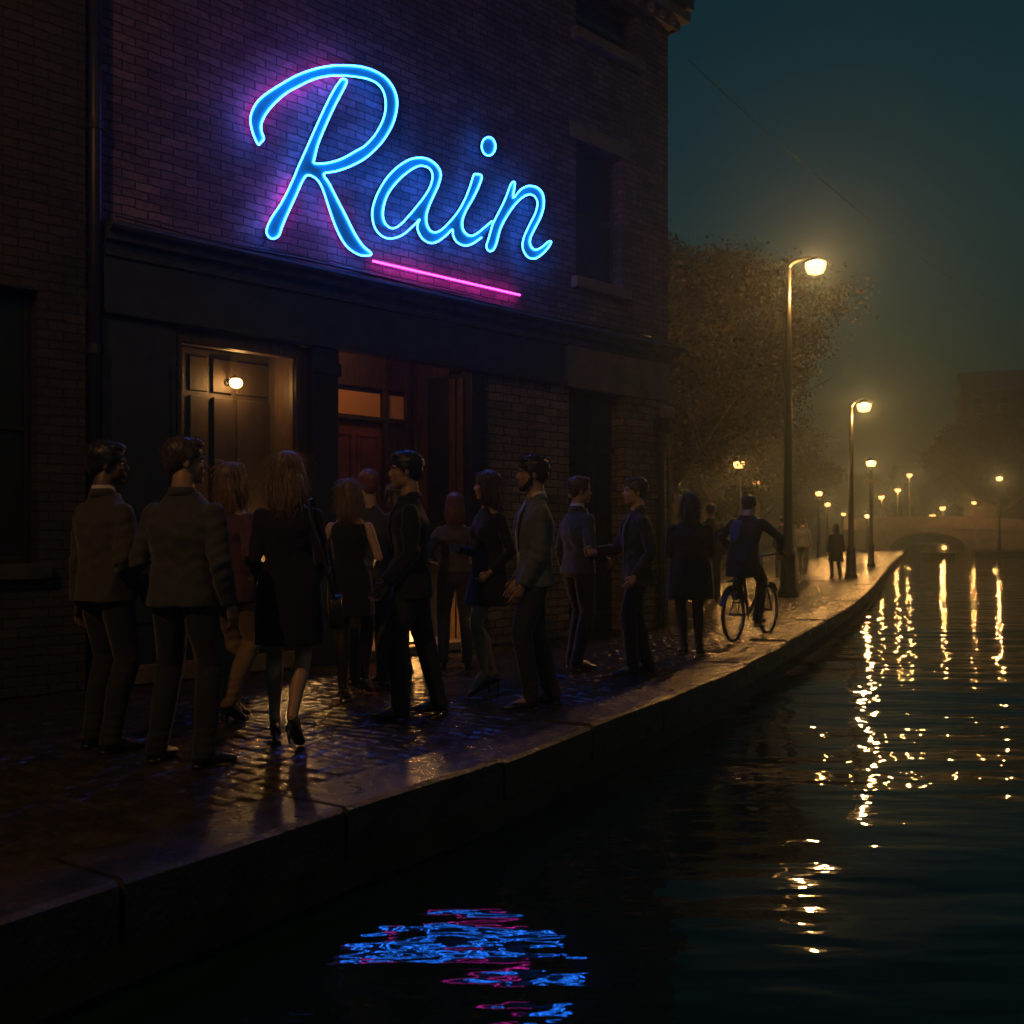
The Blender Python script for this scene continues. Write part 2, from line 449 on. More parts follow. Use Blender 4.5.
# kerb stones along the edge + quay wall, water
def strip_stone(mb, i0, i1, A, B, z0, z1, gap=.006):
    """one stone following outline A (water side) and B (inland) between samples"""
    n = 0
for_kerb = MB(); wallm = MB()
acc = 0; start = 0
Ain = offs(.392); Aout = offs(-.035)
s = [0]
for i in range(1, len(EP)): s.append(s[-1] + (EP[i] - EP[i - 1]).length)
def on(curve, d):
    for i in range(1, len(s)):
        if s[i] >= d:
            t = (d - s[i - 1]) / max(1e-6, s[i] - s[i - 1]); return curve[i - 1].lerp(curve[i], t)
    return curve[-1]
d = 0.
rr = random.Random(3)
while d < s[-1] - 2:
    near = on(EP, d).y < 30
    L = (rr.uniform(.85, 1.25) if near else 6.0)
    k = 4 if near else 3
    dz = rr.uniform(-.010, .010); g = .012
    ring = []
    for j in range(k + 1):
        dd = d + g + (L - 2 * g) * j / k
        a = on(Aout, dd); b = on(Ain, dd)
        nrm = (a - b).normalized()
        c = a - nrm * .022
        ring.append([(a.x, a.y, -.19), (a.x, a.y, .012 + dz), (c.x, c.y, .030 + dz), (b.x, b.y, .024 + dz), (b.x, b.y, -.19)])
    for_kerb.rings(ring)
    d += L
tag(for_kerb.build('quay_kerb', MT['kerb'], bevel=0), kind='structure')
wb_ = offs(.02); ring = []
for p, c in zip(wb_, Ain):
    ring.append([(p.x, p.y, -2.5), (p.x, p.y, -.185), (c.x, c.y, -.185), (c.x, c.y, -2.5)])
tag(MB().rings(ring).build('quay_wall', MT['stone_dark']), kind='structure')

# water
q = Nt('canal_water')
q.b.inputs['Base Color'].default_value = (.004, .018, .020, 1); q.b.inputs['Roughness'].default_value = .02; q.b.inputs['IOR'].default_value = 1.45
v = q.coords(sc=(1, 1.0, 1))
va = q.coords(sc=(1.0, 2.6, 1), rot=R(8))
a1 = q.noise(va, .75, 2, .45); a2 = q.noise(q.coords(sc=(1, 3.0, 1), rot=R(-6)), 2.6, 2, .5); a3 = q.noise(q.coords(sc=(1, 2.2, 1), rot=R(15)), 9., 3, .5)
hgt = q.math('ADD', q.math('MULTIPLY', a1, 1.6), q.math('ADD', q.math('MULTIPLY', a2, .19), q.math('MULTIPLY', a3, .011)))
tc = q.n('ShaderNodeTexCoord'); sx = q.n('ShaderNodeSeparateXYZ'); q.l(tc.outputs['Object'], sx.inputs[0])
# long swell, added to shift lamp and neon reflections, dying away up the canal
ph = q.math('ADD', q.math('MULTIPLY', q.math('ADD', sx.outputs[1], q.math('MULTIPLY_ADD', sx.outputs[0], .06, -4.05)), 2 * math.pi / 6.2), q.math('MULTIPLY_ADD', q.noise(va, .35, 2), 1.6, -.8))
dec = q.math('DIVIDE', SWELL / WAVE, q.math('ADD', 1.0, q.math('POWER', q.math('DIVIDE', q.math('ABSOLUTE', sx.outputs[1]), 11.), 2.0)))
hgt = q.math('ADD', hgt, q.math('MULTIPLY', q.math('SINE', ph), dec))
q.l(q.bump(hgt, WAVE), q.b.inputs['Normal'])
MT['water'] = q.m
wm = MB(); wm.v = [(-58, -28, WATER), (258, -28, WATER), (258, 398, WATER), (-58, 398, WATER)]; wm.f = [(0, 1, 2, 3)]
tag(wm.build('canal_water', q.m), kind='structure')
# canal bed (dark) under the water
# right bank beyond the basin
rb = [(32.4, 70), (36.6, 79.6), (52, 116), (126, 300), (164, 395), (255, 395), (255, 74), (90, 71)]
mb = MB(); n = len(rb)
mb.v = [(x, y, .02) for x, y in rb] + [(x, y, -2.5) for x, y in rb]
mb.f = [tuple(range(n))] + [(i, i + n, (i + 1) % n + n, (i + 1) % n) for i in range(n)]
tag(mb.build('far_bank', MT['stone_dark']), kind='structure')
# ---------------------------------------------------------------- the corner building
WD = Vector((-.710, -.704)).normalized(); WN = Vector((-WD.y, WD.x)); WN = WN if WN.y < 0 else -WN
CX = Vector((.156 * 13.59, 13.59))
WROT = math.atan2(WD.y, WD.x)
def fu(px, off=0.):
    """pixel column -> distance along the facade from the corner, for a face `off` metres proud"""
    t = (px - 512.) / FOC
    Y = (off + CX.dot(WN)) / (t * WN.x + WN.y)
    P = Vector((t * Y, Y)); return (P - CX).dot(WD), Y
def fz(px, py, off=0.):
    return CAMH + (HOR - py) / FOC * fu(px, off)[1]
def U(px, off=0.): return fu(px, off)[0]
BLD = empty('brick_building', (CX.x, CX.y, 0), WROT)
tag(BLD, 'brick corner building with dark shopfront and blue neon sign above the crowd', 'building')

def wall(mb, u0, u1, z0, z1, holes, o0, o1):
    """wall slab from u0..u1, z0..z1, faces at depth o0 (front) and o1 (back), with holes (u0,u1,z0,z1)"""
    us = sorted({u0, u1, *[h[0] for h in holes], *[h[1] for h in holes]}); zs = sorted({z0, z1, *[h[2] for h in holes], *[h[3] for h in holes]})
    us = [a for a in us if u0 <= a <= u1]; zs = [a for a in zs if z0 <= a <= z1]
    def solid(i, j):
        if i < 0 or j < 0 or i >= len(us) - 1 or j >= len(zs) - 1: return False
        cu = (us[i] + us[i + 1]) / 2; cz = (zs[j] + zs[j + 1]) / 2
        return not any(h[0] < cu < h[1] and h[2] < cz < h[3] for h in holes)
    def quad(*p):
        n = len(mb.v); mb.v += p; mb.f.append((n, n + 1, n + 2, n + 3))
    for i in range(len(us) - 1):
        for j in range(len(zs) - 1):
            if not solid(i, j): continue
            a, b, c, d = us[i], us[i + 1], zs[j], zs[j + 1]
            quad((a, o0, c), (a, o0, d), (b, o0, d), (b, o0, c)); quad((a, o1, c), (b, o1, c), (b, o1, d), (a, o1, d))
            if not solid(i - 1, j): quad((a, o0, c), (a, o1, c), (a, o1, d), (a, o0, d))
            if not solid(i + 1, j): quad((b, o0, c), (b, o0, d), (b, o1, d), (b, o1, c))
            if not solid(i, j - 1): quad((a, o0, c), (b, o0, c), (b, o1, c), (a, o1, c))
            if not solid(i, j + 1): quad((a, o0, d), (a, o1, d), (b, o1, d), (b, o0, d))
    return mb
# local axes: x = along facade to the left, y = outwards (WN) or inwards
YS = 1.0 if (Vector((-WD.y, WD.x)) - WN).length < .01 else -1.0
# BLD local +y = (-WD.y, WD.x); YS flips so that positive `off` is outwards
class FM(MB):
    def obox(s, u0, u1, a, b, z0, z1):
        lo, hi = sorted((a * YS, b * YS)); u0, u1 = sorted((u0, u1)); return s.box(u0, u1, lo, hi, z0, z1)
def fbox(name, m, u0, u1, a, b, z0, z1, parent=None, bevel=.0):
    return FM().obox(u0, u1, a, b, z0, z1).build(name, m, parent or BLD, bevel=bevel)

UL = U(98); ZC = 3.62; ZF = 3.04
uwin = (U(622), U(576)); zwin = (4.40, 6.10)
uwin2 = (U(634), U(596)); zwin2 = (7.44, 8.02)
# more windows to the left, above the frame
upper = MB()
wall(upper, 0, UL, ZC, 8.25, [(uwin[0], uwin[1], *zwin), (uwin2[0] - .05, uwin[1], *zwin2), (3.4, 4.4, *zwin2), (5.6, 6.6, *zwin2)], 0, -.32 * YS)
# side wall going back from the corner
upper.box(0, .32, *sorted((-.33 * YS, -9 * YS)), ZC, 8.25)
upper.box(0, UL, *sorted((-8.7 * YS, -9 * YS)), 0, 8.25)
upper.build('upper_wall', MT['brick_up'], BLD)
low = MB()
udoor2 = (U(625), U(569)); ubrick_end = U(482)
wall(low, 0, ubrick_end, 0, ZC, [(udoor2[0], udoor2[1], 0, ZF)], 0, -.32 * YS)
low.box(0, .32, *sorted((-.33 * YS, -8.69 * YS)), 0, ZC - .001)
low.build('lower_wall', MT['brick_low'], BLD)
# interior: floors and a party wall keep it dark
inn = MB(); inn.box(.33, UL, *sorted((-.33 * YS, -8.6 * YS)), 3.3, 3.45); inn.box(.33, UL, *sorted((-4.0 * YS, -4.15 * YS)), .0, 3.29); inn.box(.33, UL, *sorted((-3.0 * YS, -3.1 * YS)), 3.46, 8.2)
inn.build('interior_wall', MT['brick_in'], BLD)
# roof and eaves gutter
rf = FM(); rf.obox(-.25, UL, .25, -9.2, 8.36, 8.52)
rf.build('roof', MT['slate'], BLD)
ev = FM(); ev.obox(-.12, UL, .12, -.10, 7.98 + .10, 8.2); ev.obox(-.22, UL, .22, -.10, 8.2, 8.34)
for k in range(40):
    ev.obox(.05 + k * .24, .13 + k * .24, .18, .10, 8.10, 8.198)
ev.obox(-.10, -.001, .10, -9, 8.08, 8.198)
ev.obox(-.20, -.0015, .20, -9, 8.201, 8.34)
ev.build('eaves', MT['stone'], BLD, bevel=.012)
# cornice over the shopfront, rounded profile
def profile(name, pts, u0, u1, m, parent=None, nose=True):
    """extrude a (off, z) section along the facade; mitred back at the corner"""
    mb = MB(); rings = []
    rings.append([(u0 - o * (1 if nose else 0), -3.0 * YS, z) for o, z in pts] if nose else [(u0, o * YS, z) for o, z in pts])
    if nose: rings.append([(u0 - o, (o - .10) * YS if False else (o * .45) * YS, z) for o, z in pts]); rings.append([(u0 - o * .45, o * YS, z) for o, z in pts])
    rings.append([(u1, o * YS, z) for o, z in pts])
    return mb.rings(rings).build(name, m, parent or BLD)
profile('cornice', [(-.02, 3.56), (.05, 3.56), (.07, 3.62), (.14, 3.64), (.16, 3.69), (.22, 3.71), (.235, 3.735), (.225, 3.76), (.02, 3.80), (-.02, 3.80)], 0, UL - .02, MT['lead'])
# cables lying along the cornice
cb = FM()
rc = random.Random(5)
for (o, z, rad, a, b) in ((.15, 3.795, .012, U(640), UL - .1), (.05, 3.83, .009, U(600), U(250)), (.10, 3.83, .008, U(470), U(110))):
    pts = []
    for k in range(40):
        t = k / 39; pts.append((a + (b - a) * t, (o + .02 * math.sin(t * 17 + o * 50)) * YS, z + .018 * math.sin(t * 11 + z * 30) + .008))
    cb.tube(pts, rad, n=6)
cb.build('cable_run', MT['cable'], BLD, smooth=True)
# stone frieze band right of the shopfront
fbox('stone_band', MT['stone'], .0, U(560), .035, .002, ZF, 3.30, bevel=.006)
fbox('stone_frieze', MT['stone'], .0, U(560), .02, .002, 3.303, 3.555, bevel=.006)
# painted fascia
fa = FM(); fa.obox(U(560) + .004, UL - .01, .10, -.02, ZF, ZC - .065)
fa.obox(U(560) - .01, UL - .01, .13, .101, ZC - .115, ZC - .066); fa.obox(U(560) - .01, UL - .01, .125, .101, ZF, ZF + .06)
fa.build('fascia', MT['paint_dark'], BLD, bevel=.006)
# piers of the shopfront
pr = FM()
pr.obox(U(174), UL - .01, .05, -.30, 0, ZF - .002); pr.obox(U(166), U(108), .075, .051, .5, 2.7); 
pr.build('pier', MT['paint_dark'], BLD, bevel=.008)
pr2 = FM(); pr2.obox(U(334), U(313, .08), .08, -.55, 0, ZF - .002)
pr2.obox(U(336), U(311, .08), .105, .081, .0, .45); pr2.obox(U(336), U(311, .08), .105, .081, 2.78, 2.9)
pr2.build('pier', MT['paint_black'], BLD, bevel=.008)
pr3 = FM(); pr3.obox(U(481) - .02, U(468), .06, -.70, 0, ZF - .002); pr3.obox(U(481), U(470), .08, .061, .0, .4)
pr3.build('pier', MT['paint_black'], BLD, bevel=.008)
pr4 = FM(); pr4.obox(U(312, .0), U(300), -.03, -.45, 0, ZF - .002); pr4.build('pier', MT['wood_brown'], BLD, bevel=.008)
# shop window with shutters behind and the lamp between
wu0, wu1 = U(299), U(176); wz0, wz1 = .55, 2.98
WIN = FM()
fw = .045
WIN.obox(wu0, wu0 + fw, .02, -.10, 0, ZF - .003); WIN.obox(wu1 - fw, wu1, .02, -.10, 0, ZF - .003)
WIN.obox(wu0 + fw, wu1 - fw, .02, -.10, wz1 - .07, ZF - .003); WIN.obox(wu0 + fw, wu1 - fw, .03, -.12, wz0 - .08, wz0)
wn = WIN.build('shop_window', MT['wood_brown'], BLD, bevel=.004)
fbox('stall_riser', MT['paint_dark'], wu0 + fw + .001, wu1 - fw - .001, -.01, -.09, 0, wz0 - .083, wn, .005)
fbox('glass_pane', MT['glass'], wu0 + fw, wu1 - fw, -.035, -.041, wz0, wz1 - .07, wn)
sh = FM(); a = wu0 - .1; W = (wu1 - wu0) + .2
sh.obox(a, a + W, -.62, -.66, .0, 3.0)
for (t0, t1, dpt) in ((.02, .29, .03), (.33, .47, .055), (.50, .63, .03), (.67, .97, .03)):
    sh.obox(a + W * t0, a + W * t1, -.62 + dpt, -.619, .55, 2.55)
    sh.obox(a + W * t0, a + W * t1, -.62 + dpt * .6, -.619, 2.60, 2.92)
sh.obox(a + .0, a + .06, -.05 - .11, -.62, 0, 2.99); sh.obox(a + W - .06, a + W, -.16, -.62, 0, 2.99)
sh.build('shutter_panel', MT['shutter'], wn, bevel=.006)
# shopfront lamp, hanging behind the pane
lu, lY = fu(236, -.42); lz = CAMH + (HOR - 383) / FOC * lY
def wpt(u, off, z):
    return Vector((CX.x + WD.x * u + WN.x * off, CX.y + WD.y * u + WN.y * off, z))
SL = empty('wall_lamp', wpt(lu, -.42, lz), WROT)
tag(SL, 'small glowing wall lamp on the shutters behind the shop window', 'lamp')
m_ = MB(); m_.tube([(0, -.16 * YS, .02), (0, -.10 * YS, .06), (0, -.03 * YS, .07), (0, 0, .05)], .008, n=8); m_.tube([(0, -.175 * YS, .02), (0, -.155 * YS, .02)], .035, n=14); m_.build('bracket', MT['iron'], SL, True)
MB().lathe([(.028, .055), (.03, .05), (.034, .038), (.012, .036)]).build('cap', MT['iron'], SL, True)
MB().ell((0, 0, 0), (.062, .062, .052)).build('lamp_globe', lamp_glass('wall_lamp_glass', (1., .55, .16), 6.0), SL, True)
bulb('bulb', (0, 0, 0), WALLP, SL, .03, (1., .44, .12))
# added lamp on the inner ledge and added step lantern, for amber paving glints
led = FM(); led.obox(wu0 + fw, wu1 - fw, -.121, -.617, wz0 - .04, wz0 - .001); led.build('window_ledge', MT['wood_brown'], wn)
tu = U(280, -.3)
TL = empty('added_table_lamp', wpt(tu, -.30, wz0), WROT); tag(TL, 'added small table lamp on the ledge inside the shop window, behind the crowd', 'lamp')
MB().lathe([(.06, 0), (.065, .012), (.02, .03), (.012, .10), (.03, .16), (.012, .22), (.010, .30)]).build('base', MT['iron'], TL, True)
MB().lathe([(.105, .27), (.075, .42)]).build('lamp_shade', MT['lampglass_far'], TL, True)
bulb('bulb', (0, 0, .34), TABP, TL, .03, (1., .45, .13))
# entrance recess
ru0, ru1 = U(468) + .002, U(334) - .002      # right .. left on the facade plane
RD = -.95; SOF = 3.32
rc_ = FM(); rc_.obox(ru0 - .1, ru0 - .004, -.32, RD - .25, 0, SOF - .002)
rc_.obox(ru0 - .1, ru1 + 1.2, -.05, RD - .25, SOF, SOF + .05)   # soffit
rc_.build('recess_lining', MT['wood_brown'], BLD, bevel=.004)
dl, dr = U(334, RD) + .5, U(384, RD)   # door opening on the recess plane
zt = fz(360, 421, RD); ztt = fz(360, 390, RD)
scr = MB(); wall(scr, ru0 - .1, ru1 + 1.2, 0, SOF - .003, [(dr, dl, 0, zt), (dr + .01, U(334, RD) + .1, zt + .06, ztt), (U(407, RD), U(388, RD), zt + .06, ztt), (U(456, RD), U(428, RD), .15, 2.45)], RD * YS, (RD - .09) * YS)
scr.build('entrance_screen', MT['wood_brown'], BLD)
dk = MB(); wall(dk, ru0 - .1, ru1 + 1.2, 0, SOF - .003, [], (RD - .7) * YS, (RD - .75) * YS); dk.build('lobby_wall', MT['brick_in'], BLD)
DO = FM(); DO.obox(dr + .012, dl - .01, RD - .02, RD - .06, .02, zt - .01)
dw = dl - dr
def panel(mb, a, b, z0, z1, base, up):
    """raised moulding frame with a sunk field"""
    t = .028
    mb.obox(a, b, base + up, base, z0, z0 + t); mb.obox(a, b, base + up, base, z1 - t, z1)
    mb.obox(a, a + t, base + up, base, z0 + t, z1 - t); mb.obox(b - t, b, base + up, base, z0 + t, z1 - t)
    mb.obox(a + t * 2.2, b - t * 2.2, base + up * .7, base, z0 + t * 2.2, z1 - t * 2.2)
for k in range(3):
    a = dr + .07 + k * (dw - .1) / 3; b = a + (dw - .1) / 3 - .06
    panel(DO, a, b, 1.15, zt - .14, RD - .021, .022); panel(DO, a, b, .18, .98, RD - .021, .022)
door = DO.build('red_door', MT['red_door'], BLD, bevel=.003)
kn = FM(); kn.ell((dr + .09, (RD + .02) * YS, 1.06), (.028, .028, .028)); kn.tube([(dr + .09, (RD - .02) * YS, 1.06), (dr + .09, (RD + .02) * YS, 1.06)], .01); kn.build('door_knob', mat('brass', (.5, .33, .12), .3, .9), door, True)
fbox('transom_pane', emit('ochre_lit_glass', (1., .46, .12), .014), dr + .03, U(334, RD) + .08, RD - .03, RD - .036, zt + .07, ztt - .01)
fbox('transom_pane', emit('ochre_glass_dim', (1., .46, .12), .008), U(407, RD) + .01, U(388, RD) - .01, RD - .03, RD - .036, zt + .07, ztt - .01)
pp = FM(); pp.obox(U(456, RD) + .01, U(428, RD) - .01, RD - .02, RD - .05, .16, 2.44); panel(pp, U(454, RD) + .01, U(430, RD) - .01, 1.2, 2.38, RD - .021, .02); panel(pp, U(454, RD) + .01, U(430, RD) - .01, .25, 1.08, RD - .021, .02)
pp.build('red_panel', mat('deep_red_paint', (.12, .02, .02), .4), BLD, bevel=.003)
tr = FM()
for (x, wdt) in ((387, .05), (409, .07), (416, .035), (424, .05), (460, .06)):
    u = U(x, RD + .06); tr.obox(u - wdt / 2, u + wdt / 2, RD + .06, RD + .002, 0, SOF - .004)
tr.obox(ru0, ru1 + 1.1, RD + .05, RD + .003, ztt + .03, ztt + .09); tr.obox(ru0, ru1 + 1.1, RD + .045, RD + .003, zt + .005, zt + .045)
tr.build('entrance_trim', MT['wood_brown'], BLD, bevel=.005)
tr = FM()
for (x, o) in ((460, -.30), (456, -.18), (464, -.06)):
    u = U(x, o); tr.obox(u - .02, u + .02, o, o - .10, 0, ZF - .064)
tr.build('door_jamb', MT['wood_brown'], BLD, bevel=.004)
rl = empty('added_ceiling_lamp', wpt(U(372, -.22), -.24, SOF - .002), WROT); tag(rl, 'added small round ceiling lamp in the entrance recess above the red door', 'lamp')  # added, hidden above the fascia, to light the door and paving
MB().lathe([(.07, 0), (.075, -.02), (.06, -.035)]).build('rim', MT['iron'], rl, True)
MB().lathe([(.055, -.036), (.05, -.06), (.02, -.072)]).build('lamp_bowl', MT['lampglass_far'], rl, True)
bulb('bulb', (0, 0, -.058), DOORP, rl, .012, (1., .45, .16))
LN = empty('added_step_lantern', wpt(U(417, .0), -.12, .09), WROT); tag(LN, 'added lantern standing on the doorstep of the bar behind the man in the black jacket', 'lantern')  # added to throw amber glints on the paving
m_ = MB(); m_.box(-.08, .08, -.08, .08, 0, .03)
for x in (-.07, .07):
    for y in (-.07, .07): m_.box(x - .008, x + .008, y - .008, y + .008, .031, .339)
m_.build('frame', MT['iron'], LN)
MB().lathe([(.13, .34), (.12, .36), (.05, .42), (.02, .44)], n=4).build('lamp_cap', MT['iron'], LN)
MB().box(-.06, .06, -.06, .06, .031, .33).build('lamp_glass', MT['lampglass_far'], LN)
bulb('bulb', (0, 0, .22), STEPP, LN, .03, (1., .45, .13))
fbox('doorstep', MT['stone'], ru0, ru1, .12, RD + .001, .004, .09, bevel=.012)
# shopfront plinth step
fbox('plinth', MT['stone'], U(300), UL - .02, .11, .051, .004, .16, bevel=.01)
# side doorway
sd = FM(); sd.obox(udoor2[0], udoor2[1], -.22, -.27, .0, ZF - .002)
ud = udoor2[1] - udoor2[0]
panel(sd, udoor2[0] + .06, udoor2[0] + ud * .38, .2, 2.2, -.221, .03); panel(sd, udoor2[0] + ud * .46, udoor2[1] - .06, .2, 2.2, -.221, .03)
sd.obox(udoor2[0], udoor2[1], -.17, -.221, 2.3, 2.38); sd.obox(udoor2[0] + ud * .40, udoor2[0] + ud * .44, -.14, -.221, 0, 3.0)
sd.build('side_door', MT['paint_black'], BLD, bevel=.004)
# upstairs windows
def sash(name, u0, u1, z0, z1, parent):
    f = FM(); t = .06; o0, o1 = -.15, -.22
    f.obox(u0, u0 + t, o0, o1, z0, z1); f.obox(u1 - t, u1, o0, o1, z0, z1); f.obox(u0 + t, u1 - t, o0, o1, z1 - t, z1); f.obox(u0 + t, u1 - t, o0, o1, z0, z0 + t)
    zm = (z0 + z1) / 2; f.obox(u0 + t, u1 - t, o0 - .004, o1, zm - .03, zm + .03); um = u0 + (u1 - u0) * .55; f.obox(um - .015, um + .015, o0 - .012, o1, z0 + t, z1 - t)
    w_ = f.build(name, MT['paint_dark'], parent, bevel=.004)
    fbox('pane', MT['glass'], u0 + t, u1 - t, -.155, -.16, z0 + t, z1 - t, w_)
    fbox('blind', MT['curtain'], u0 + t, u1 - t, -.195, -.199, z0 + t, z1 - t, w_)
    s_ = FM(); s_.obox(u0 - .09, u1 + .09, .10, -.14, z0 - .14, z0 - .002); s_.build('sill', MT['stone'], w_, bevel=.012)
    return w_
sash('sash_window', uwin[0], uwin[1], *zwin, BLD)
sash('sash_window', uwin2[0] - .05, uwin[1], *zwin2, BLD)
sash('sash_window', 3.4, 4.4, *zwin2, BLD); sash('sash_window', 5.6, 6.6, *zwin2, BLD)
# lintel course and quoin relief on the corner
fbox('lintel', MT['stone'], uwin[0] - .12, uwin[1] + .12, .015, .002, zwin[1] + .003, zwin[1] + .2, bevel=.005)
# corner downpipe
dp = FM(); u = U(661, .06)
dp.tube([(u, .07 * YS, 0), (u, .07 * YS, 2.62)], .045, n=14); dp.obox(u - .09, u + .09, .13, .0, 2.6, 2.8)
for z in (.5, 1.5, 2.4): dp.tube([(u, .07 * YS, z), (u, .07 * YS, z + .05)], .055, n=14)
dp.build('downpipe', MT['iron'], BLD, smooth=False)
# small stone bracket at the corner
fbox('corner_corbel', MT['stone'], -.05, .22, .09, .002, 2.82, 2.97, bevel=.03)
# alarm/lamp bracket on the corner edge
bb = FM(); bb.tube([(-.01, -.25 * YS, 4.42), (-.18, -.25 * YS, 4.34), (-.30, -.25 * YS, 4.22)], .018, n=8); bb.build('corner_bracket', MT['iron'], BLD)

# neighbouring building to the left, with the downpipe between
NB = empty('dark_building', wpt(UL + .12, 0, 0), WROT)
tag(NB, 'unlit dark brick building at the left edge with one tall window', 'building')
def NL(u): return u - (UL + .12)
nu0 = NL(U(36)); nu1 = NL(U(-22))
nm = MB(); wall(nm, 0, 7.0, 0, 9.2, [(nu0, nu1, 1.02, 3.14), (nu0 + 2.6, nu1 + 2.6, 1.02, 3.14), (nu0 + 2.6, nu1 + 2.6, 4.6, 6.6)], .05 * YS, -.3 * YS)
nm.box(0, 7.0, *sorted((-3 * YS, -3.1 * YS)), 0, 9.2)
nm.box(0, .001 + .1, *sorted((-.301 * YS, -2.99 * YS)), 0, 9.2)
nm.box(0, 7.0, *sorted((-.301 * YS, -2.99 * YS)), 9.0, 9.19)
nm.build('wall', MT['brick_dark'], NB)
MB().box(-.04, 7.05, *sorted((.2 * YS, -3.2 * YS)), 9.204, 9.4).build('roof', MT['slate'], NB)
for du in (0, 2.6):
    for (z0, z1) in (((1.02, 3.14), (4.6, 6.6)) if du else ((1.02, 3.14),)):
        f = FM(); a, b = nu0 + du, nu1 + du; t = .05
        f.obox(a, a + t, -.10, -.17, z0, z1); f.obox(b - t, b, -.10, -.17, z0, z1); f.obox(a + t, b - t, -.10, -.17, z1 - t, z1); f.obox(a + t, b - t, -.10, -.17, z0, z0 + t); f.obox(a + t, b - t, -.11, -.17, (z0 + z1) / 2 - .02, (z0 + z1) / 2 + .02)
        w_ = f.build('window', MT['paint_black'], NB, bevel=.003)
        fbox('pane', MT['dimpane'], a + t, b - t, -.145, -.15, z0 + t, z1 - t, w_)
        fbox('sill', MT['stone_dark'], a - .08, b + .08, .14, .052, z0 - .12, z0, w_, .01)
DPp = empty('drainpipe', wpt(UL + .06, .09, 0), WROT); tag(DPp, 'tall dark drainpipe running up between the two buildings', 'drainpipe')
m_ = MB(); m_.tube([(0, 0, .0), (0, 0, 9.0)], .05, n=14); m_.build('pipe', MT['iron'], DPp, True)
for z in (.9, 2.7, 4.5, 6.3, 8.1):
    m_ = MB(); m_.tube([(0, 0, z), (0, 0, z + .07)], .062, n=14); m_.box(-.11, .11, *sorted((-.03 * YS, -.05 * YS)), z + .02, z + .05); m_.build('pipe_clamp', MT['iron'], DPp)

# ---------------------------------------------------------------- neon sign
SOFF = .105
def spt(px, py, off=SOFF):
    u, Y = fu(px, off); return (u, off * YS, CAMH + (HOR - py) / FOC * Y)
R_loop = [(258.3,144.6),(254,136),(250.8,124.7),(250.8,115.6),(255.8,104),(264.9,94.8),(281.5,84),(298,74.9),(314.7,69),(331.3,65.8),(344.6,65.3),(359.5,66.3),(372.8,70),(384.4,76.6),(392.7,86.5),(396.9,98),(396.5,111.4),(391.9,126.4),(382.8,141.3),(372.8,152),(362.8,160),(347.9,167.4),(334.6,171.6),(323.8,174),
 (329.6,184),(338,200.6),(346.2,216.4),(354.5,233),(362.8,245.5),(371.1,252.9),(369.5,255.4),(361.2,255.4),(351.2,250.4),(342.9,241.3),(335.5,226.4),(329.6,209.8),(323,189.8),(318,180.7),(311.4,175.7),(306.4,175.7),(302.3,181.5),(296.4,194.8),(288,213),(282.3,226.4),(279,235.5),(273.2,238.8),(268.2,236.3),(266.6,229.7),(271.5,218),(281.5,203),(291.5,183.2),(298,167.4),
 (305,151.8),(314.7,129.7),(323,111.4),(333,91.5),(339.6,81.5),(342.9,78.8),(347,81.2),(342.9,90.7),(334.6,106.4),(324.7,128),(318,144.6),(314.7,157.9),(313.9,162.5),(319.7,163.6),(329.6,162.5),(342.9,158.3),(356.2,150.8),(364.5,146),(374.5,135.5),(382.8,120.5),(385.8,106.4),(384,93),(377.8,84),(367.8,79),(354.5,76.6),(339.6,75.4),(326.3,76.2),(313,79.5),(299.8,85.7),(286.5,93),(274.9,103),(266.6,113),(261.6,123),(261.6,131.3),(264,138.8),(260.8,142.6)]
ai_outer = [(481.7,237.4),(473.4,243.3),(465,245.7),(456.7,242),(453,235),(452.6,229.4),(445.6,235.9),(437.4,241.7),(429.8,243),(422.2,238.5),(417.8,230.3),(417.6,224),(419.7,219.5),(413.3,225.8),(403,234.7),(391.7,238.5),(382.9,236.6),(375.9,229.7),(372.7,220),(372.4,210),(375.9,197.3),(381.6,185.9),(389.2,175),(399.4,165.5),(410.8,159),(422.2,157.7),(431,160.5),(438,166.8),(441,174.4),(438.7,184.6),(434.3,194.7),(429.2,206),(426.3,216.3),(427.3,225.2),(431,231),(436.2,232.2),(442.5,229),(450,221.4),(457.8,211.9),(464.7,199.8),(469.8,187),(473,177),(475,174),(481.7,175.6),(479.9,184),(473.4,197.9),(466,210.9),(462.3,222),(464,231.3),(470.6,235.9),(478,232.8),(486.4,225.7),(492,221)]
a_inner = [(423.5,166),(429.8,168.7),(432.6,175.7),(430.5,185.9),(424.7,196),(417,206),(409.5,215),(401.9,223.3),(394.9,228),(388.6,227),(384,220.8),(383,211.2),(386,198.6),(391.7,188.4),(400.6,178.2),(410.8,170),(418.4,166.2)]
dot = [(488.6 + 6.9 * math.cos(k * math.pi / 6), 146.3 + 9.3 * math.sin(k * math.pi / 6)) for k in range(12)]
n_loop = [(492.9,223.9),(489.1,236.8),(486.4,246),(488.6,250.8),(492.9,250.4),(496.6,243.3),(500.3,229.4),(506.8,216.4),(516,203.5),(525.3,195.7),(532.7,195),(537.4,201.6),(535.5,212.7),(529,225.7),(523.5,238.7),(522.9,248.9),(528,257.2),(536.4,258.2),(545.7,250.8),(551.3,242.4),(548.5,241.5),(542,247),(535.5,249.8),(530.9,246),(530.3,238.7),(535.5,227.6),(541,216.4),(543.9,205.3),(542.9,194.2),(537.4,187.7),(529,185.8),(520.7,189.5),(513.3,197.9),(515,184.9),(513.8,181.6),(510.5,184.9),(504.9,199.7),(497.5,214.6)]
SIGN = empty('neon_sign', wpt(0, 0, 0), WROT)
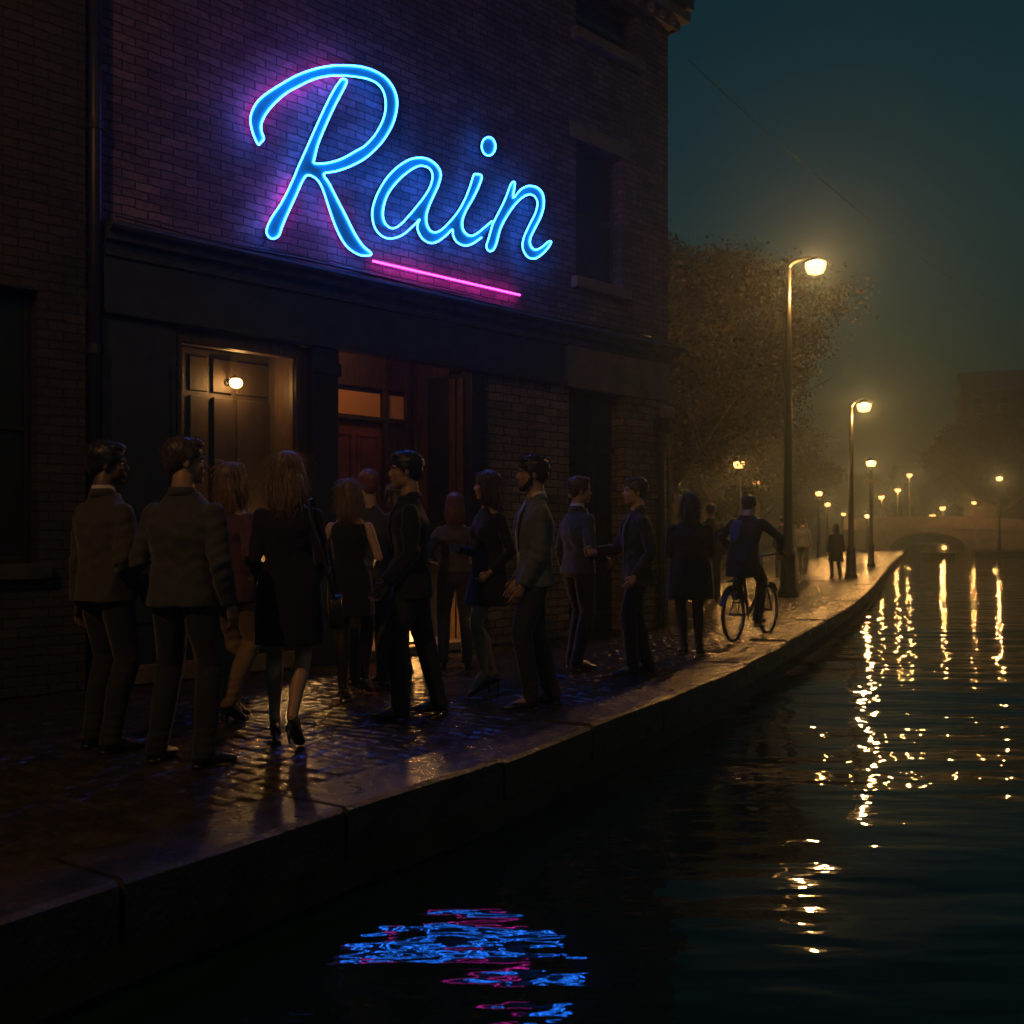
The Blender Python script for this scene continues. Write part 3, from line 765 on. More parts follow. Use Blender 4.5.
tag(SIGN, 'blue script neon sign reading Rain with a pink underline on the brick wall', 'neon sign')
def smooth_loop(pts, cyc=True, sub=3):
    out = []; n = len(pts)
    P = [Vector(p) for p in pts]
    rng_ = range(n) if cyc else range(n - 1)
    for i in rng_:
        a = P[(i - 1) % n] if (cyc or i > 0) else P[i]; b = P[i]; c = P[(i + 1) % n]; d = P[(i + 2) % n] if (cyc or i < n - 2) else c
        for k in range(sub):
            t = k / sub
            out.append(.5 * ((2 * b) + (c - a) * t + (2 * a - 5 * b + 4 * c - d) * t * t + (-a + 3 * b - 3 * c + d) * t ** 3))
    if not cyc: out.append(P[-1])
    return out
def neon(name, pts, m, cyc=True, rad=.0074, off=SOFF + .026):
    P = smooth_loop(pts, cyc); mb = MB()
    W = [spt(p.x, p.y, off) for p in P]
    if cyc: W = W + [W[0]]
    mb.tube(W, rad, side=(0, 1, 0), n=8, cap=not cyc)
    return mb.build(name, m, SIGN, True)
def channel(name, loops):
    """acrylic letter body: filled outline with depth"""
    cu = bpy.data.curves.new('c', 'CURVE'); cu.dimensions = '2D'; cu.fill_mode = 'BOTH'; cu.extrude = .015; cu.bevel_depth = 0; cu.offset = 0.003
    for lp in loops:
        P = smooth_loop(lp); s_ = cu.splines.new('POLY'); s_.points.add(len(P) - 1)
        for k, p in enumerate(P):
            u, _, z = spt(p.x, p.y, SOFF); s_.points[k].co = (u, z, 0, 1)
        s_.use_cyclic_u = True
    ob = bpy.data.objects.new('t', cu); COL.objects.link(ob)
    me = bpy.data.meshes.new_from_object(ob.evaluated_get(bpy.context.evaluated_depsgraph_get()))
    bpy.data.objects.remove(ob)
    n = len(me.vertices); co = np.empty(n * 3, dtype=np.float32); me.vertices.foreach_get('co', co); co = co.reshape(-1, 3)
    new = np.stack([co[:, 0], (SOFF + co[:, 2]) * YS, co[:, 1]], 1); me.vertices.foreach_set('co', new.astype(np.float32).ravel()); me.update()
    me.materials.clear()
    return link_mesh(name, me, MT['clear'], SIGN)
for nm_, loops in (('letter_panel', [R_loop]), ('letter_panel', [ai_outer, a_inner]), ('letter_panel', [n_loop]), ('letter_panel', [dot])):
    channel(nm_, loops)
neon('letter_tube', R_loop, MT['neon_blue']); neon('letter_tube', ai_outer, MT['neon_blue'], False); neon('letter_tube', a_inner, MT['neon_blue'])
neon('letter_tube', n_loop, MT['neon_blue']); neon('letter_tube', dot, MT['neon_blue'])
mb = MB(); mb.tube([spt(373, 261, .06), spt(520, 295, .06)], .009, side=(0, 1, 0), n=10); mb.build('underline_tube', MT['neon_pink'], SIGN, True)
# magenta tube behind the big letter washing the bricks
for pp_ in (((348, 71), (325, 72), (300, 80), (275, 94), (258, 110), (256, 122), (259, 132)), ((297, 180), (285, 205), (275, 226)), ((330, 196), (343, 225), (356, 246))):
    mb = MB(); mb.tube([spt(x, y, .065) for x, y in pp_], .008, side=(0, 1, 0), n=8); mb.build('backlight_tube', MT['backlight'], SIGN, True)
for (x, y) in ((258, 120), (300, 78), (372, 74), (390, 118), (330, 170), (272, 232), (360, 250), (318, 120), (378, 215), (425, 162), (428, 238), (471, 190), (458, 240), (508, 200), (525, 246), (541, 200), (488.6, 146)):
    a = spt(x, y, SOFF - .02); MB().tube([(a[0], .0, a[2]), a], .007, n=6).build('standoff', MT['iron'], SIGN)
for (x, y) in ((380, 262.7), (446, 277.9), (514, 293.6)):
    a = spt(x, y, .05); MB().tube([(a[0], .0, a[2]), a], .006, n=6).build('standoff', MT['iron'], SIGN)
mb = MB(); pts = [spt(268, 236, SOFF - .02), (U(262, .03), .03 * YS, fz(262, 246, .03)), (U(255, .02), .02 * YS, 3.86)]; mb.tube(pts, .006, n=6); mb.build('sign_cable', MT['cable'], SIGN)
# ---------------------------------------------------------------- street lamps
def street_lamp(p, H, reach, head, label, power, grp='street lamps along the canal', style='arm', arm_dir=(1, -.1), glass='lampglass', base=True, thick=1.0, seg=18):
    r = empty('street_lamp', p); tag(r, label, 'street lamp', grp)
    k = thick; m_ = MB()
    top = H if style == 'lantern' else H + .03
    m_.lathe([(.17 * k, 0), (.17 * k, .10), (.135 * k, .16), (.12 * k, .75), (.135 * k, .80), (.085 * k, .90), (.075 * k, 2.2), (.06 * k, top * .75), (.045 * k, top - .16)], n=seg)
    m_.build('post', MT['iron'], r, True)
    ax, ay = arm_dir; l = math.hypot(ax, ay); ax /= l; ay /= l
    if style == 'arm':
        a = MB(); R0 = reach
        pts = []
        for i in range(9):
            t = i / 8 * math.pi / 2
            pts.append((ax * R0 * .75 * (1 - math.cos(t)), ay * R0 * .75 * (1 - math.cos(t)), top - .17 + .20 * math.sin(t)))
        pts += [(ax * R0 * .9, ay * R0 * .9, top + .035), (ax * R0, ay * R0, top + .03)]
        a.tube(pts, [.043 * k] * 5 + [.034 * k] * 6, n=10); a.build('arm', MT['iron'], r, True)
        hc = Vector((ax * R0, ay * R0, top - .13))
    else:
        hc = Vector((0, 0, H - .02))
    s_ = head
    cap = MB()
    cap.lathe([(.02 * s_, .20 * s_), (.05 * s_, .19 * s_), (.12 * s_, .15 * s_), (.205 * s_, .085 * s_), (.21 * s_, .06 * s_), (.19 * s_, .055 * s_)], c=tuple(hc), n=seg)
    if style == 'lantern':
        cap.lathe([(.12 * s_, -.19 * s_), (.13 * s_, -.17 * s_), (.125 * s_, -.155 * s_)], c=tuple(hc), n=seg)
        cap.lathe([(.045 * s_, -.30 * s_), (.06 * s_, -.24 * s_), (.11 * s_, -.19 * s_)], c=tuple(hc), n=seg)
    cap.build('lamp_cap', MT['iron'], r, True)
    g = MB(); g.lathe([(.185 * s_, .052 * s_), (.19 * s_, .0), (.175 * s_, -.07 * s_), (.14 * s_, -.135 * s_), (.09 * s_, -.155 * s_)], c=tuple(hc), n=seg)
    g.build('lamp_bowl', MT[glass], r, True)
    bulb('bulb', tuple(hc + Vector((0, 0, -.03))), power, r, .06)
    return r
def stands(px, y): return Vector(((px - 512) * y / FOC, y, 0))
l1 = street_lamp(ground(788, 596.3), 6.72, .54, 1.05, 'tallest and nearest street lamp, curved arm, on the quay by the cyclist', LP * 1.15, thick=1.15)
l2 = street_lamp(ground(851, 578), 4.98, .36, 1.0, 'second tall street lamp with a short arm at the water edge', LP * .8, thick=1.0)
l3 = street_lamp(ground(871, 566), 4.05, 0, .95, 'straight lantern post with a small box below its lamp', LP * .6, style='lantern', thick=.9)
bx = MB(); bx.box(-.13, .13, -.12, .12, 3.22, 3.40); bx.build('control_box', mat('lamp_box', (.25, .18, .08), .5), l3, bevel=.01)
far = [
 (867.3, 515.5, 68, 'low lamp at the left foot of the bridge beside the lantern post'),
 (739, 463, 31, 'lantern lamp among the trees left of the cyclist'),
 (757, 481, 36, 'smaller lantern lamp just right of the lamp above the cyclist'),
 (676, 480.5, 38, 'lantern lamp at the building corner beside the woman in the long coat'),
 (819, 492.7, 55, 'small lamp behind the tall post on the leafy side'),
 (827.5, 503.7, 62, 'faint small lamp below and right of its neighbour under the trees'),
 (806, 503.5, 64, 'very faint lamp low between the tree trunks'),
 (843.6, 513.7, 84, 'tiny distant lamp just left of the second tall lamp post'),
]
for (px, py, y, lab) in far:
    H = CAMH + (HOR - py) / FOC * y
    street_lamp(stands(px, y), H, 0, .9 if y < 50 else .95, lab, LP * (.35 if y < 50 else (.5 if y == 68 else .25)), grp='distant lamps under the trees', style='lantern', glass='lampglass_far', seg=12)
br = [
 (909.5, 475, 80.6, 'highest lamp above the bridge parapet'),
 (897.7, 490, 80.6, 'middle lamp of the rising three over the bridge'),
 (881.5, 497, 80.6, 'lowest lamp of the rising three at the left of the bridge'),
 (932.5, 516, 80.6, 'small lamp on the bridge above the middle of the arch'),
 (942.5, 508, 80.6, 'lamp on the bridge just right of the arch centre'),
]
BRZ = lambda x: 1.92 - .35 * abs((x - 33.5) / 5.5) ** 2 * .5
for (px, py, y, lab) in br:
    p = stands(px, y); z = BRZ(p.x) - .05 if py < 512 else BRZ(p.x) - .05
    H = CAMH + (HOR - py) / FOC * y - z
    p.z = z
    r = empty('bridge_lamp', p); tag(r, lab, 'lamp', 'lamps over the bridge')
    MB().lathe([(.09, 0), (.08, .2), (.05, max(.3, H * .5)), (.04, max(.35, H - .2))], n=10).build('post', MT['iron'], r, True)
    MB().lathe([(.02, H + .24), (.12, H + .18), (.24, H + .09), (.22, H + .07)], n=12).build('lamp_cap', MT['iron'], r, True)
    MB().lathe([(.215, H + .07), (.22, H), (.19, H - .09), (.10, H - .17)], n=12).build('lamp_bowl', MT['lampglass_far'], r, True)
    bulb('bulb', (0, 0, H - .02), LP * .45, r, .07)
rt = [
 (999.4, 478, 74.5, 'brightest lamp on the right bank in front of the dark buildings', .9),
 (974, 502.4, 96, 'lamp on the right bank just left of the brightest one', .45),
 (957.7, 492, 150, 'faint lamp high beyond the bridge', .4),
 (901, 515.5, 170, 'dim pale lamp far beyond the bridge, lower of a pair', .35),
 (904.3, 509.5, 190, 'dim pale lamp far beyond the bridge, upper of a pair', .35),
]
for (px, py, y, lab, pw) in rt:
    H = CAMH + (HOR - py) / FOC * y
    street_lamp(stands(px, y), H, 0, 1.15, lab, LP * pw, grp='lamps on the far bank', style='lantern', glass='lampglass_far', seg=12)

# ---------------------------------------------------------------- bridge
MT['bstone'] = mat('pale_bridge_stone', (.24, .19, .14), .75, var=.25, nscale=2)
BG = empty('stone_bridge', (33.5, 80, 0)); tag(BG, 'low stone arch bridge across the canal in the mist', 'bridge')
mb = MB(); xs = np.linspace(-6.3, 9.5, 60)
fr_t = []; fr_b = []
for x in xs:
    if -3.7 < x < 2.5:
        t = (x + .6) / 3.1; b = -.1 + 1.46 * math.sqrt(max(0, 1 - t * t))
    else: b = -2.0
    fr_t.append(BRZ(x + 33.5) - .12); fr_b.append(b)
rings = []
for x, t, b in zip(xs, fr_t, fr_b):
    rings.append([(x, -.9, b), (x, -.9, t), (x, 2.2, t), (x, 2.2, b)])
mb.rings(rings); mb.build('arch', MT['bstone'], BG)
for yy in (-.98, 2.08):
    mb = MB(); mb.rings([[(x, yy, t + .003), (x, yy, t + .75), (x, yy + .2, t + .75), (x, yy + .2, t + .003)] for x, t in zip(xs, fr_t)])
    mb.rings([[(x, yy - .05, t + .753), (x, yy - .05, t + .87), (x, yy + .25, t + .87), (x, yy + .25, t + .753)] for x, t in zip(xs, fr_t)])
    mb.rings([[(x, yy - .04, t - .15), (x, yy - .04, t + .0), (x, yy + .02, t + .0), (x, yy + .02, t - .15)] for x, t in zip(xs, fr_t)])
    mb.build('parapet', MT['bstone'], BG)
mb = MB(); rg = []
for k in range(25):
    a = math.pi * k / 24; x = -.6 - 3.12 * math.cos(a); z = -.1 + 1.48 * math.sin(a); x2 = -.6 - 3.32 * math.cos(a); z2 = -.1 + 1.66 * math.sin(a)
    rg.append([(x, -.97, z), (x2, -.97, z2), (x2, -.895, z2), (x, -.895, z)])
mb.rings(rg); mb.build('arch_ring', MT['bstone'], BG)
# abutment tie-in on the left bank
# ---------------------------------------------------------------- boat under the bridge
BT = empty('small_boat', (28.15, 65.8, WATER)); tag(BT, 'small dark boat with a masthead lantern in front of the arch', 'boat')
m_ = MB(); m_.rings([[(x * wx, y, z) for (wx, z) in ((-1, .42), (-.75, .0), (.75, 0), (1, .42))] for (x, y) in ((.10, -2.0), (.55, -1.2), (.72, 0), (.7, 1.2), (.55, 2.0))]); m_.build('hull', MT['boat'], BT)
m_ = MB(); m_.rings([[(-.5, y, .4), (-.42, y, .95), (.42, y, .95), (.5, y, .4)] for y in (-.6, 1.2)]); m_.build('cabin', MT['boat'], BT)
MB().lathe([(.03, .9), (.02, .9 + .0), (.02, .97)], n=8).build('lantern_post', MT['iron'], BT)
MB().ell((0, -.7, .72), (.12, .12, .13)).build('lantern', MT['lampglass_far'], BT, True)
bulb('bulb', (0, -.7, .72), LP * .03, BT, .05)

# ---------------------------------------------------------------- overhead wire
WR = empty('overhead_wire', (2.35, 13.3, 7.55)); tag(WR, 'thin slack wire running out from the roof corner into the night sky', 'wire')
for (dz, sag, r_) in ((0, 2.6, .008),):
    pts = []
    for k in range(50):
        t = k / 49; p = Vector((0, 0, dz)).lerp(Vector((38.2, 58.7, 12.2 + dz)), t); p.z -= sag * 4 * t * (1 - t); pts.append(p)
    MB().tube(pts, r_, n=5).build('wire_strand', MT['cable'], WR)

# ---------------------------------------------------------------- trees
def leaf_mat(name, c1, c2):
    q = Nt(name); v = q.coords()
    f = q.noise(v, 1.4, 3); g = q.noise(v, 14., 2)
    s_ = q.math('ADD', q.math('MULTIPLY', f, .6), q.math('MULTIPLY', g, .4))
    q.l(q.ramp(s_, [(.35, c1), (.65, c2)]), q.b.inputs['Base Color']); q.b.inputs['Roughness'].default_value = .55
    q.b.inputs['Specular IOR Level'].default_value = .25
    tl = q.n('ShaderNodeBsdfTranslucent'); q.l(q.ramp(s_, [(.35, c1), (.65, c2)]), tl.inputs['Color'])
    mx = q.n('ShaderNodeMixShader'); mx.inputs[0].default_value = .3; q.l(q.b.outputs[0], mx.inputs[1]); q.l(tl.outputs[0], mx.inputs[2]); q.l(mx.outputs[0], q.out.inputs['Surface'])
    return q.m
MT['leaf'] = leaf_mat('autumn_leaves', (.014, .012, .006), (.030, .021, .010))
def make_tree(seed, H, rad, nclump, nleaf, lsize):
    r = random.Random(seed); g = np.random.default_rng(seed)
    root = empty('broadleaf_tree')
    tk = MB(); th = H * .32
    base = [(0, 0, -.05), (.03, .02, .3), (.08, -.03, th * .5), (.02, .04, th), (.0, .1, H * .6)]
    tk.tube(base, [.26, .2, .165, .14, .07], n=12)
    tips = []
    for k in range(9):
        a = k * 2.4 + r.uniform(-.3, .3); z0 = th * r.uniform(.75, 1.5); L = rad * r.uniform(.55, .95)
        e = Vector((math.cos(a) * L, math.sin(a) * L, z0 + r.uniform(.9, 2.4)))
        m = Vector((math.cos(a) * L * .45, math.sin(a) * L * .45, z0 + .4))
        tk.tube([(0, 0, z0 - .1), m, e], [.085, .05, .018], n=7)
        for j in range(4):
            b = a + r.uniform(-1, 1); q0 = m.lerp(e, r.uniform(.2, .9)); q1 = q0 + Vector((math.cos(b), math.sin(b), r.uniform(.3, 1.4))) * r.uniform(.6, 1.3)
            tk.tube([q0, q1], [.022, .007], n=5); tips.append(q1)
        tips.append(e)
    tk.build('trunk', MT['bark'], root, True)
    cz = H * .69; rz = H * .33
    P = []
    cl = []
    while len(cl) < nclump:
        d = g.normal(size=3); d /= np.linalg.norm(d); rr_ = g.uniform(.25, 1.0) ** .6
        lump = 1 + .16 * math.sin(3.1 * d[0] + seed) + .14 * math.sin(4.3 * d[1] + 2 * seed) + .1 * math.sin(5 * d[2])
        cl.append((d[0] * rad * rr_ * lump, d[1] * rad * rr_ * lump, cz + d[2] * rz * rr_ * lump))
    for c in cl:
        s_ = g.uniform(.22, .42) * rad / 3
        n = int(nleaf * g.uniform(.6, 1.3))
        P.append(np.array(c) + g.normal(size=(n, 3)) * np.array([s_, s_, s_ * .75]))
    P = np.concatenate(P); n = len(P)
    a = g.normal(size=(n, 3)); a /= np.linalg.norm(a, axis=1)[:, None]
    b = np.cross(a, g.normal(size=(n, 3))); b /= np.linalg.norm(b, axis=1)[:, None]
    sz = lsize * g.uniform(.6, 1.3, size=(n, 1))
    V = np.stack([P - a * sz * .5, P + b * sz * .28, P + a * sz * .55, P - b * sz * .28], 1).reshape(-1, 3)
    me = bpy.data.meshes.new('crown'); me.vertices.add(4 * n); me.vertices.foreach_set('co', V.astype(np.float32).ravel())
    me.loops.add(4 * n); me.loops.foreach_set('vertex_index', np.arange(4 * n, dtype=np.int32))
    me.polygons.add(n); me.polygons.foreach_set('loop_start', np.arange(0, 4 * n, 4, dtype=np.int32)); me.update(calc_edges=True)
    link_mesh('crown', me, MT['leaf'], root)
    return root
T1 = make_tree(11, 8.4, 3.1, 320, 360, .115); T2 = make_tree(23, 7.8, 2.8, 290, 330, .12)
TG = 'trees in a row along the quay'
trees = [(T1, 672, 25, 1.0, 0.3, 'nearest broadleaf tree, its dark crown rising right behind the brick building'),
         (T2, 718, 34, .82, 1.2, 'second tree from the building, behind the tallest lamp post'),
         (T1, 750, 46, .80, 2.2, 'tree between the two tall lamp posts'),
         (T2, 800, 60, .80, 4.1, 'small misty tree just left of the second lamp post'),
         (T1, 700, 45, 1.0, 5.0, 'tree standing behind the nearest tree, over the corner lamp'),
         (T2, 722, 54, 1.02, 3.3, 'tree set back behind the lamps left of the cyclist'),
         (T1, 862, 96, .85, 2.7, 'faint tree at the left end of the bridge')]
used = set()
for (src, px, y, s_, rz, lab) in trees:
    if src.name in used: t = copy_tree(src)
    else: t = src; used.add(src.name)
    t.location = stands(px, y); t.rotation_euler = (0, 0, rz); t.scale = (s_, s_, s_); tag(t, lab, 'tree', TG)
for (src, px, y, s_, rz, lab) in [(T2, 972, 100, 1.5, .7, 'tall dark tree at the right bank, left of the tall building'), (T1, 1000, 88, 1.45, 2.0, 'broad dark tree before the right hand buildings'), (T1, 945, 128, 1.0, 4.0, 'faint low tree beyond the bridge')]:
    t = copy_tree(src); t.location = stands(px, y); t.rotation_euler = (0, 0, rz); t.scale = (s_,) * 3; tag(t, lab, 'tree', 'trees on the right bank')

# ---------------------------------------------------------------- far houses
def house(loc, rz, W, D, H, floors, bays, roofh, label, lit=(), m='brick_far', shop=False):
    r = empty('terraced_house', loc, rz); tag(r, label, 'house')
    mb = MB(); mb.box(-W / 2, W / 2, 0, D, 0, H); wl = mb.build('wall', MT[m], r)
    rf_ = MB()
    if roofh > .5:
        rf_.rings([[(-W / 2 - .2, -.25, H + .003), (-W / 2 - .2, D / 2, H + roofh), (-W / 2 - .2, D + .25, H + .003)], [(W / 2 + .2, -.25, H + .003), (W / 2 + .2, D / 2, H + roofh), (W / 2 + .2, D + .25, H + .003)]])
    else: rf_.box(-W / 2 - .15, W / 2 + .15, -.2, D + .2, H + .003, H + .3)
    rfo = rf_.build('roof', MT['slate'], r)
    ch = MB(); ch.box(W / 2 - .9, W / 2 - .2, D / 2 - .4, D / 2 + .4, H + .2, H + roofh + .9); ch.build('chimney', MT[m], rfo)
    fh = H / floors; bw = W / bays; c = 0
    for f in range(floors):
        for b in range(bays):
            x = -W / 2 + bw * (b + .5); z0 = f * fh + fh * .28; z1 = f * fh + fh * .82
            if f == 0 and b == 0:
                d_ = MB(); d_.box(x - .5, x + .5, -.06, .02, 0, fh * .78); d_.build('door', MT['paint_black'], r)
            else:
                w_ = MB(); w_.box(x - .5, x + .5, -.07, -.003, z0 - .12, z0); w_.box(x - .5, x - .42, -.05, -.003, z0 + .001, z1); w_.box(x + .42, x + .5, -.05, -.003, z0 + .001, z1); w_.box(x - .419, x + .419, -.05, -.003, z1 - .08, z1); w_.box(x - .419, x + .419, -.045, -.003, (z0 + z1) / 2 - .03, (z0 + z1) / 2 + .03)
                wo = w_.build('window', MT['stone'], r)
                p_ = MB(); p_.box(x - .419, x + .419, -.025, -.004, z0 + .002, z1 - .081); p_.build('pane', MT['litpane'] if c in lit else MT['dimpane'], wo)
            c += 1
    return r
# left side, behind the trees, facing the canal
fc = R(-62) 
def place_house(px, y, *a, **k): return house(stands(px, y), *a, **k)
place_house(700, 76, R(68), 8, 7, 8.5, 3, 3, 2.2, 'misty three storey house behind the trees nearest the brick building', lit=(1, 4))
place_house(748, 88, R(68), 9, 7, 7.6, 3, 4, 2.0, 'misty house behind the trees above the cyclist', lit=(2, 9))
place_house(790, 104, R(66), 10, 7, 9.0, 3, 4, 2.0, 'faint tall house far down the left bank', lit=(3, 6))
place_house(826, 128, R(66), 12, 7, 8.0, 3, 4, 2.0, 'faintest house beyond the trees at the left end of the bridge', lit=(2,))
# right side
place_house(1032, 96, R(-20), 12, 10, 15.2, 5, 5, 2.6, 'tall dark building with a pitched roof at the right edge', lit=())
place_house(990, 122, R(-25), 9, 10, 12.5, 4, 4, 2.5, 'dark building behind the right bank trees', lit=(8,), )
place_house(905, 175, R(0), 16, 10, 9.5, 3, 6, 2.5, 'faint wide building far beyond the bridge', lit=())
place_house(945, 150, R(-8), 12, 10, 9.0, 3, 5, 3.0, 'faint pitched-roof building beyond the right half of the bridge', lit=())

# added unseen street lamp behind the viewpoint, warm fill for backs and facade
street_lamp(Vector((-4.15, -.1, 0)), 6.9, .4, 1.0, 'added street lamp on the near quay out of the photo to the left', LP * NEARL, style='arm', arm_dir=(.5, 1))
# ---------------------------------------------------------------- people
def two_link(a, b, l1, l2, pole):
    a = Vector(a); b = Vector(b); d = b - a; L = d.length
    mx = (l1 + l2) * .999
    if L > mx: b = a + d * (mx / L); d = b - a; L = mx
    u = d.normalized(); p = Vector(pole); p = (p - u * p.dot(u)).normalized()
    x = (l1 * l1 - l2 * l2 + L * L) / (2 * L); h = math.sqrt(max(0, l1 * l1 - x * x))
    return a + u * x + p * h, b
def hand(mb, w, d, palm, k, curl, thumb_side):
    """palm, four unequal bent fingers and a thumb; d = hand direction, palm = palm normal"""
    d = Vector(d).normalized(); palm = (Vector(palm) - d * d.dot(Vector(palm))).normalized(); s = d.cross(palm) * thumb_side
    w = Vector(w)
    mb.tube([w - d * .02 * k, w + d * .02 * k, w + d * .055 * k, w + d * .092 * k], [(.026 * k, .019 * k), (.032 * k, .016 * k), (.039 * k, .0155 * k), (.036 * k, .012 * k)], side=s, n=12)
    for i, (off, L) in enumerate(((.029, .072), (.0095, .080), (-.010, .075), (-.028, .060))):
        p = w + d * .088 * k + s * off * k; pts = [p - d * .01 * k]; dd = d.copy(); c = curl * (1 + .12 * i)
        ax = s
        for j, f in enumerate((.45, .32, .23)):
            dd = (Quaternion(ax, 0) @ dd); dd = (dd * math.cos(c) + palm * math.sin(c)).normalized() if j == 0 else (dd + palm * c * 1.1).normalized()
            p = p + dd * L * f * k; pts.append(p)
        mb.tube(pts, [.0088 * k, .0084 * k, .0075 * k, .0058 * k], side=s, n=8)
    p = w + d * .025 * k + s * .026 * k; t = (d * .75 + s * .75 + palm * .35).normalized()
    mb.tube([p - t * .01 * k, p + t * .035 * k, p + (t * .6 + d * .6).normalized() * .062 * k], [.0125 * k, .0105 * k, .0075 * k], n=8)

def fabric(name, col, rough=.8, wv=260., rimmy=.25, var=.25):
    q = Nt(name); v = q.coords()
    f = q.noise(v, 5., 5); g = q.noise(v, wv, 2, .7); lo = tuple(c * (1 - var) for c in col); hi = tuple(c * (1 + var) for c in col)
    q.l(q.ramp(q.math('ADD', q.math('MULTIPLY', f, .6), q.math('MULTIPLY', g, .4)), [(.35, lo), (.65, hi)]), q.b.inputs['Base Color'])
    q.b.inputs['Roughness'].default_value = rough; q.b.inputs['Sheen Weight'].default_value = rimmy; q.b.inputs['Sheen Roughness'].default_value = .45
    q.b.inputs['Specular IOR Level'].default_value = .3
    q.l(q.bump(g, .0012), q.b.inputs['Normal'])
    return q.m
def skin(name, col):
    q = Nt(name); v = q.coords(); f = q.noise(v, 14., 4)
    q.l(q.ramp(f, [(.3, tuple(c * .85 for c in col)), (.7, tuple(c * 1.12 for c in col))]), q.b.inputs['Base Color'])
    q.b.inputs['Roughness'].default_value = .48
    q.b.inputs['Subsurface Weight'].default_value = .08; q.b.inputs['Subsurface Radius'].default_value = (.01, .004, .002)
    q.l(q.bump(q.noise(v, 220., 2), .0004), q.b.inputs['Normal']); return q.m
def hairm(name, col):
    q = Nt(name); v = q.coords(sc=(1, 1, .12)); f = q.noise(v, 120., 3)
    q.l(q.ramp(f, [(.3, tuple(c * .5 for c in col)), (.7, tuple(c * 1.5 for c in col))]), q.b.inputs['Base Color'])
    q.b.inputs['Roughness'].default_value = .38; q.b.inputs['Sheen Weight'].default_value = .12
    q.l(q.bump(f, .004), q.b.inputs['Normal']); return q.m
F = {'grey_tweed': fabric('grey_brown_tweed', (.060, .052, .042)), 'grey_blue': fabric('blue_grey_wool', (.11, .12, .135)), 'slate': fabric('slate_jacket_cloth', (.052, .052, .054)),
     'navy': fabric('navy_cloth', (.022, .026, .035)), 'black': fabric('black_cloth', (.010, .010, .012)), 'char': fabric('charcoal_cloth', (.025, .025, .027)),
     'plum': fabric('plum_knit', (.09, .045, .07)), 'beige': fabric('beige_cotton', (.22, .15, .10)), 'white': fabric('white_shirt_cotton', (.55, .53, .5)),
     'brownj': fabric('brown_denim', (.09, .06, .045)), 'jean': fabric('grey_denim', (.05, .048, .05)), 'greyknit': fabric('grey_knit', (.06, .06, .065)),
     'blue': fabric('blue_light_cloth', (.018, .045, .13)), 'dkred': fabric('dull_red_knit', (.10, .03, .03)), 'stock': fabric('black_tights', (.02, .016, .016), .6)}
SK = {'a': skin('skin_light', (.50, .30, .20)), 'b': skin('skin_tan', (.36, .20, .125)), 'c': skin('skin_dark', (.12, .065, .04))}
HR = {'black': hairm('hair_black', (.012, .009, .007)), 'brown': hairm('hair_brown', (.06, .032, .016)), 'blond': hairm('hair_dark_blond', (.22, .13, .06)), 'ginger': hairm('hair_ginger', (.22, .075, .025)), 'auburn': hairm('hair_auburn', (.14, .05, .022))}
EYE = mat('eye_white', (.5, .48, .45), .2); IRIS = mat('eye_iris', (.02, .012, .008), .15); LIP = mat('lip_skin', (.34, .10, .08), .45); BEARD = HR['black']

def folds(amp, seed, vert=1.0):
    r = np.random.default_rng(seed); K = r.normal(size=(7, 3)) * np.array([16, 16, 9 * vert]); ph = r.uniform(0, 6, 7)
    K2 = r.normal(size=(5, 3)) * np.array([34, 34, 26]); p2 = r.uniform(0, 6, 5)
    def f(co, no):
        wob = sum(np.sin(co @ (K[i] * .4) + ph[i]) for i in range(3))
        h = sum((1 - np.abs(np.sin(.5 * (co @ K[i]) + ph[i] + wob * .8))) ** 2.2 for i in range(7)) / 7
        h2 = sum(np.sin(co @ K2[i] + p2[i] + wob) for i in range(5)) / 5
        return co + no * (amp * (h - .16) * 2.2 + amp * .22 * h2)[:, None]
    return f

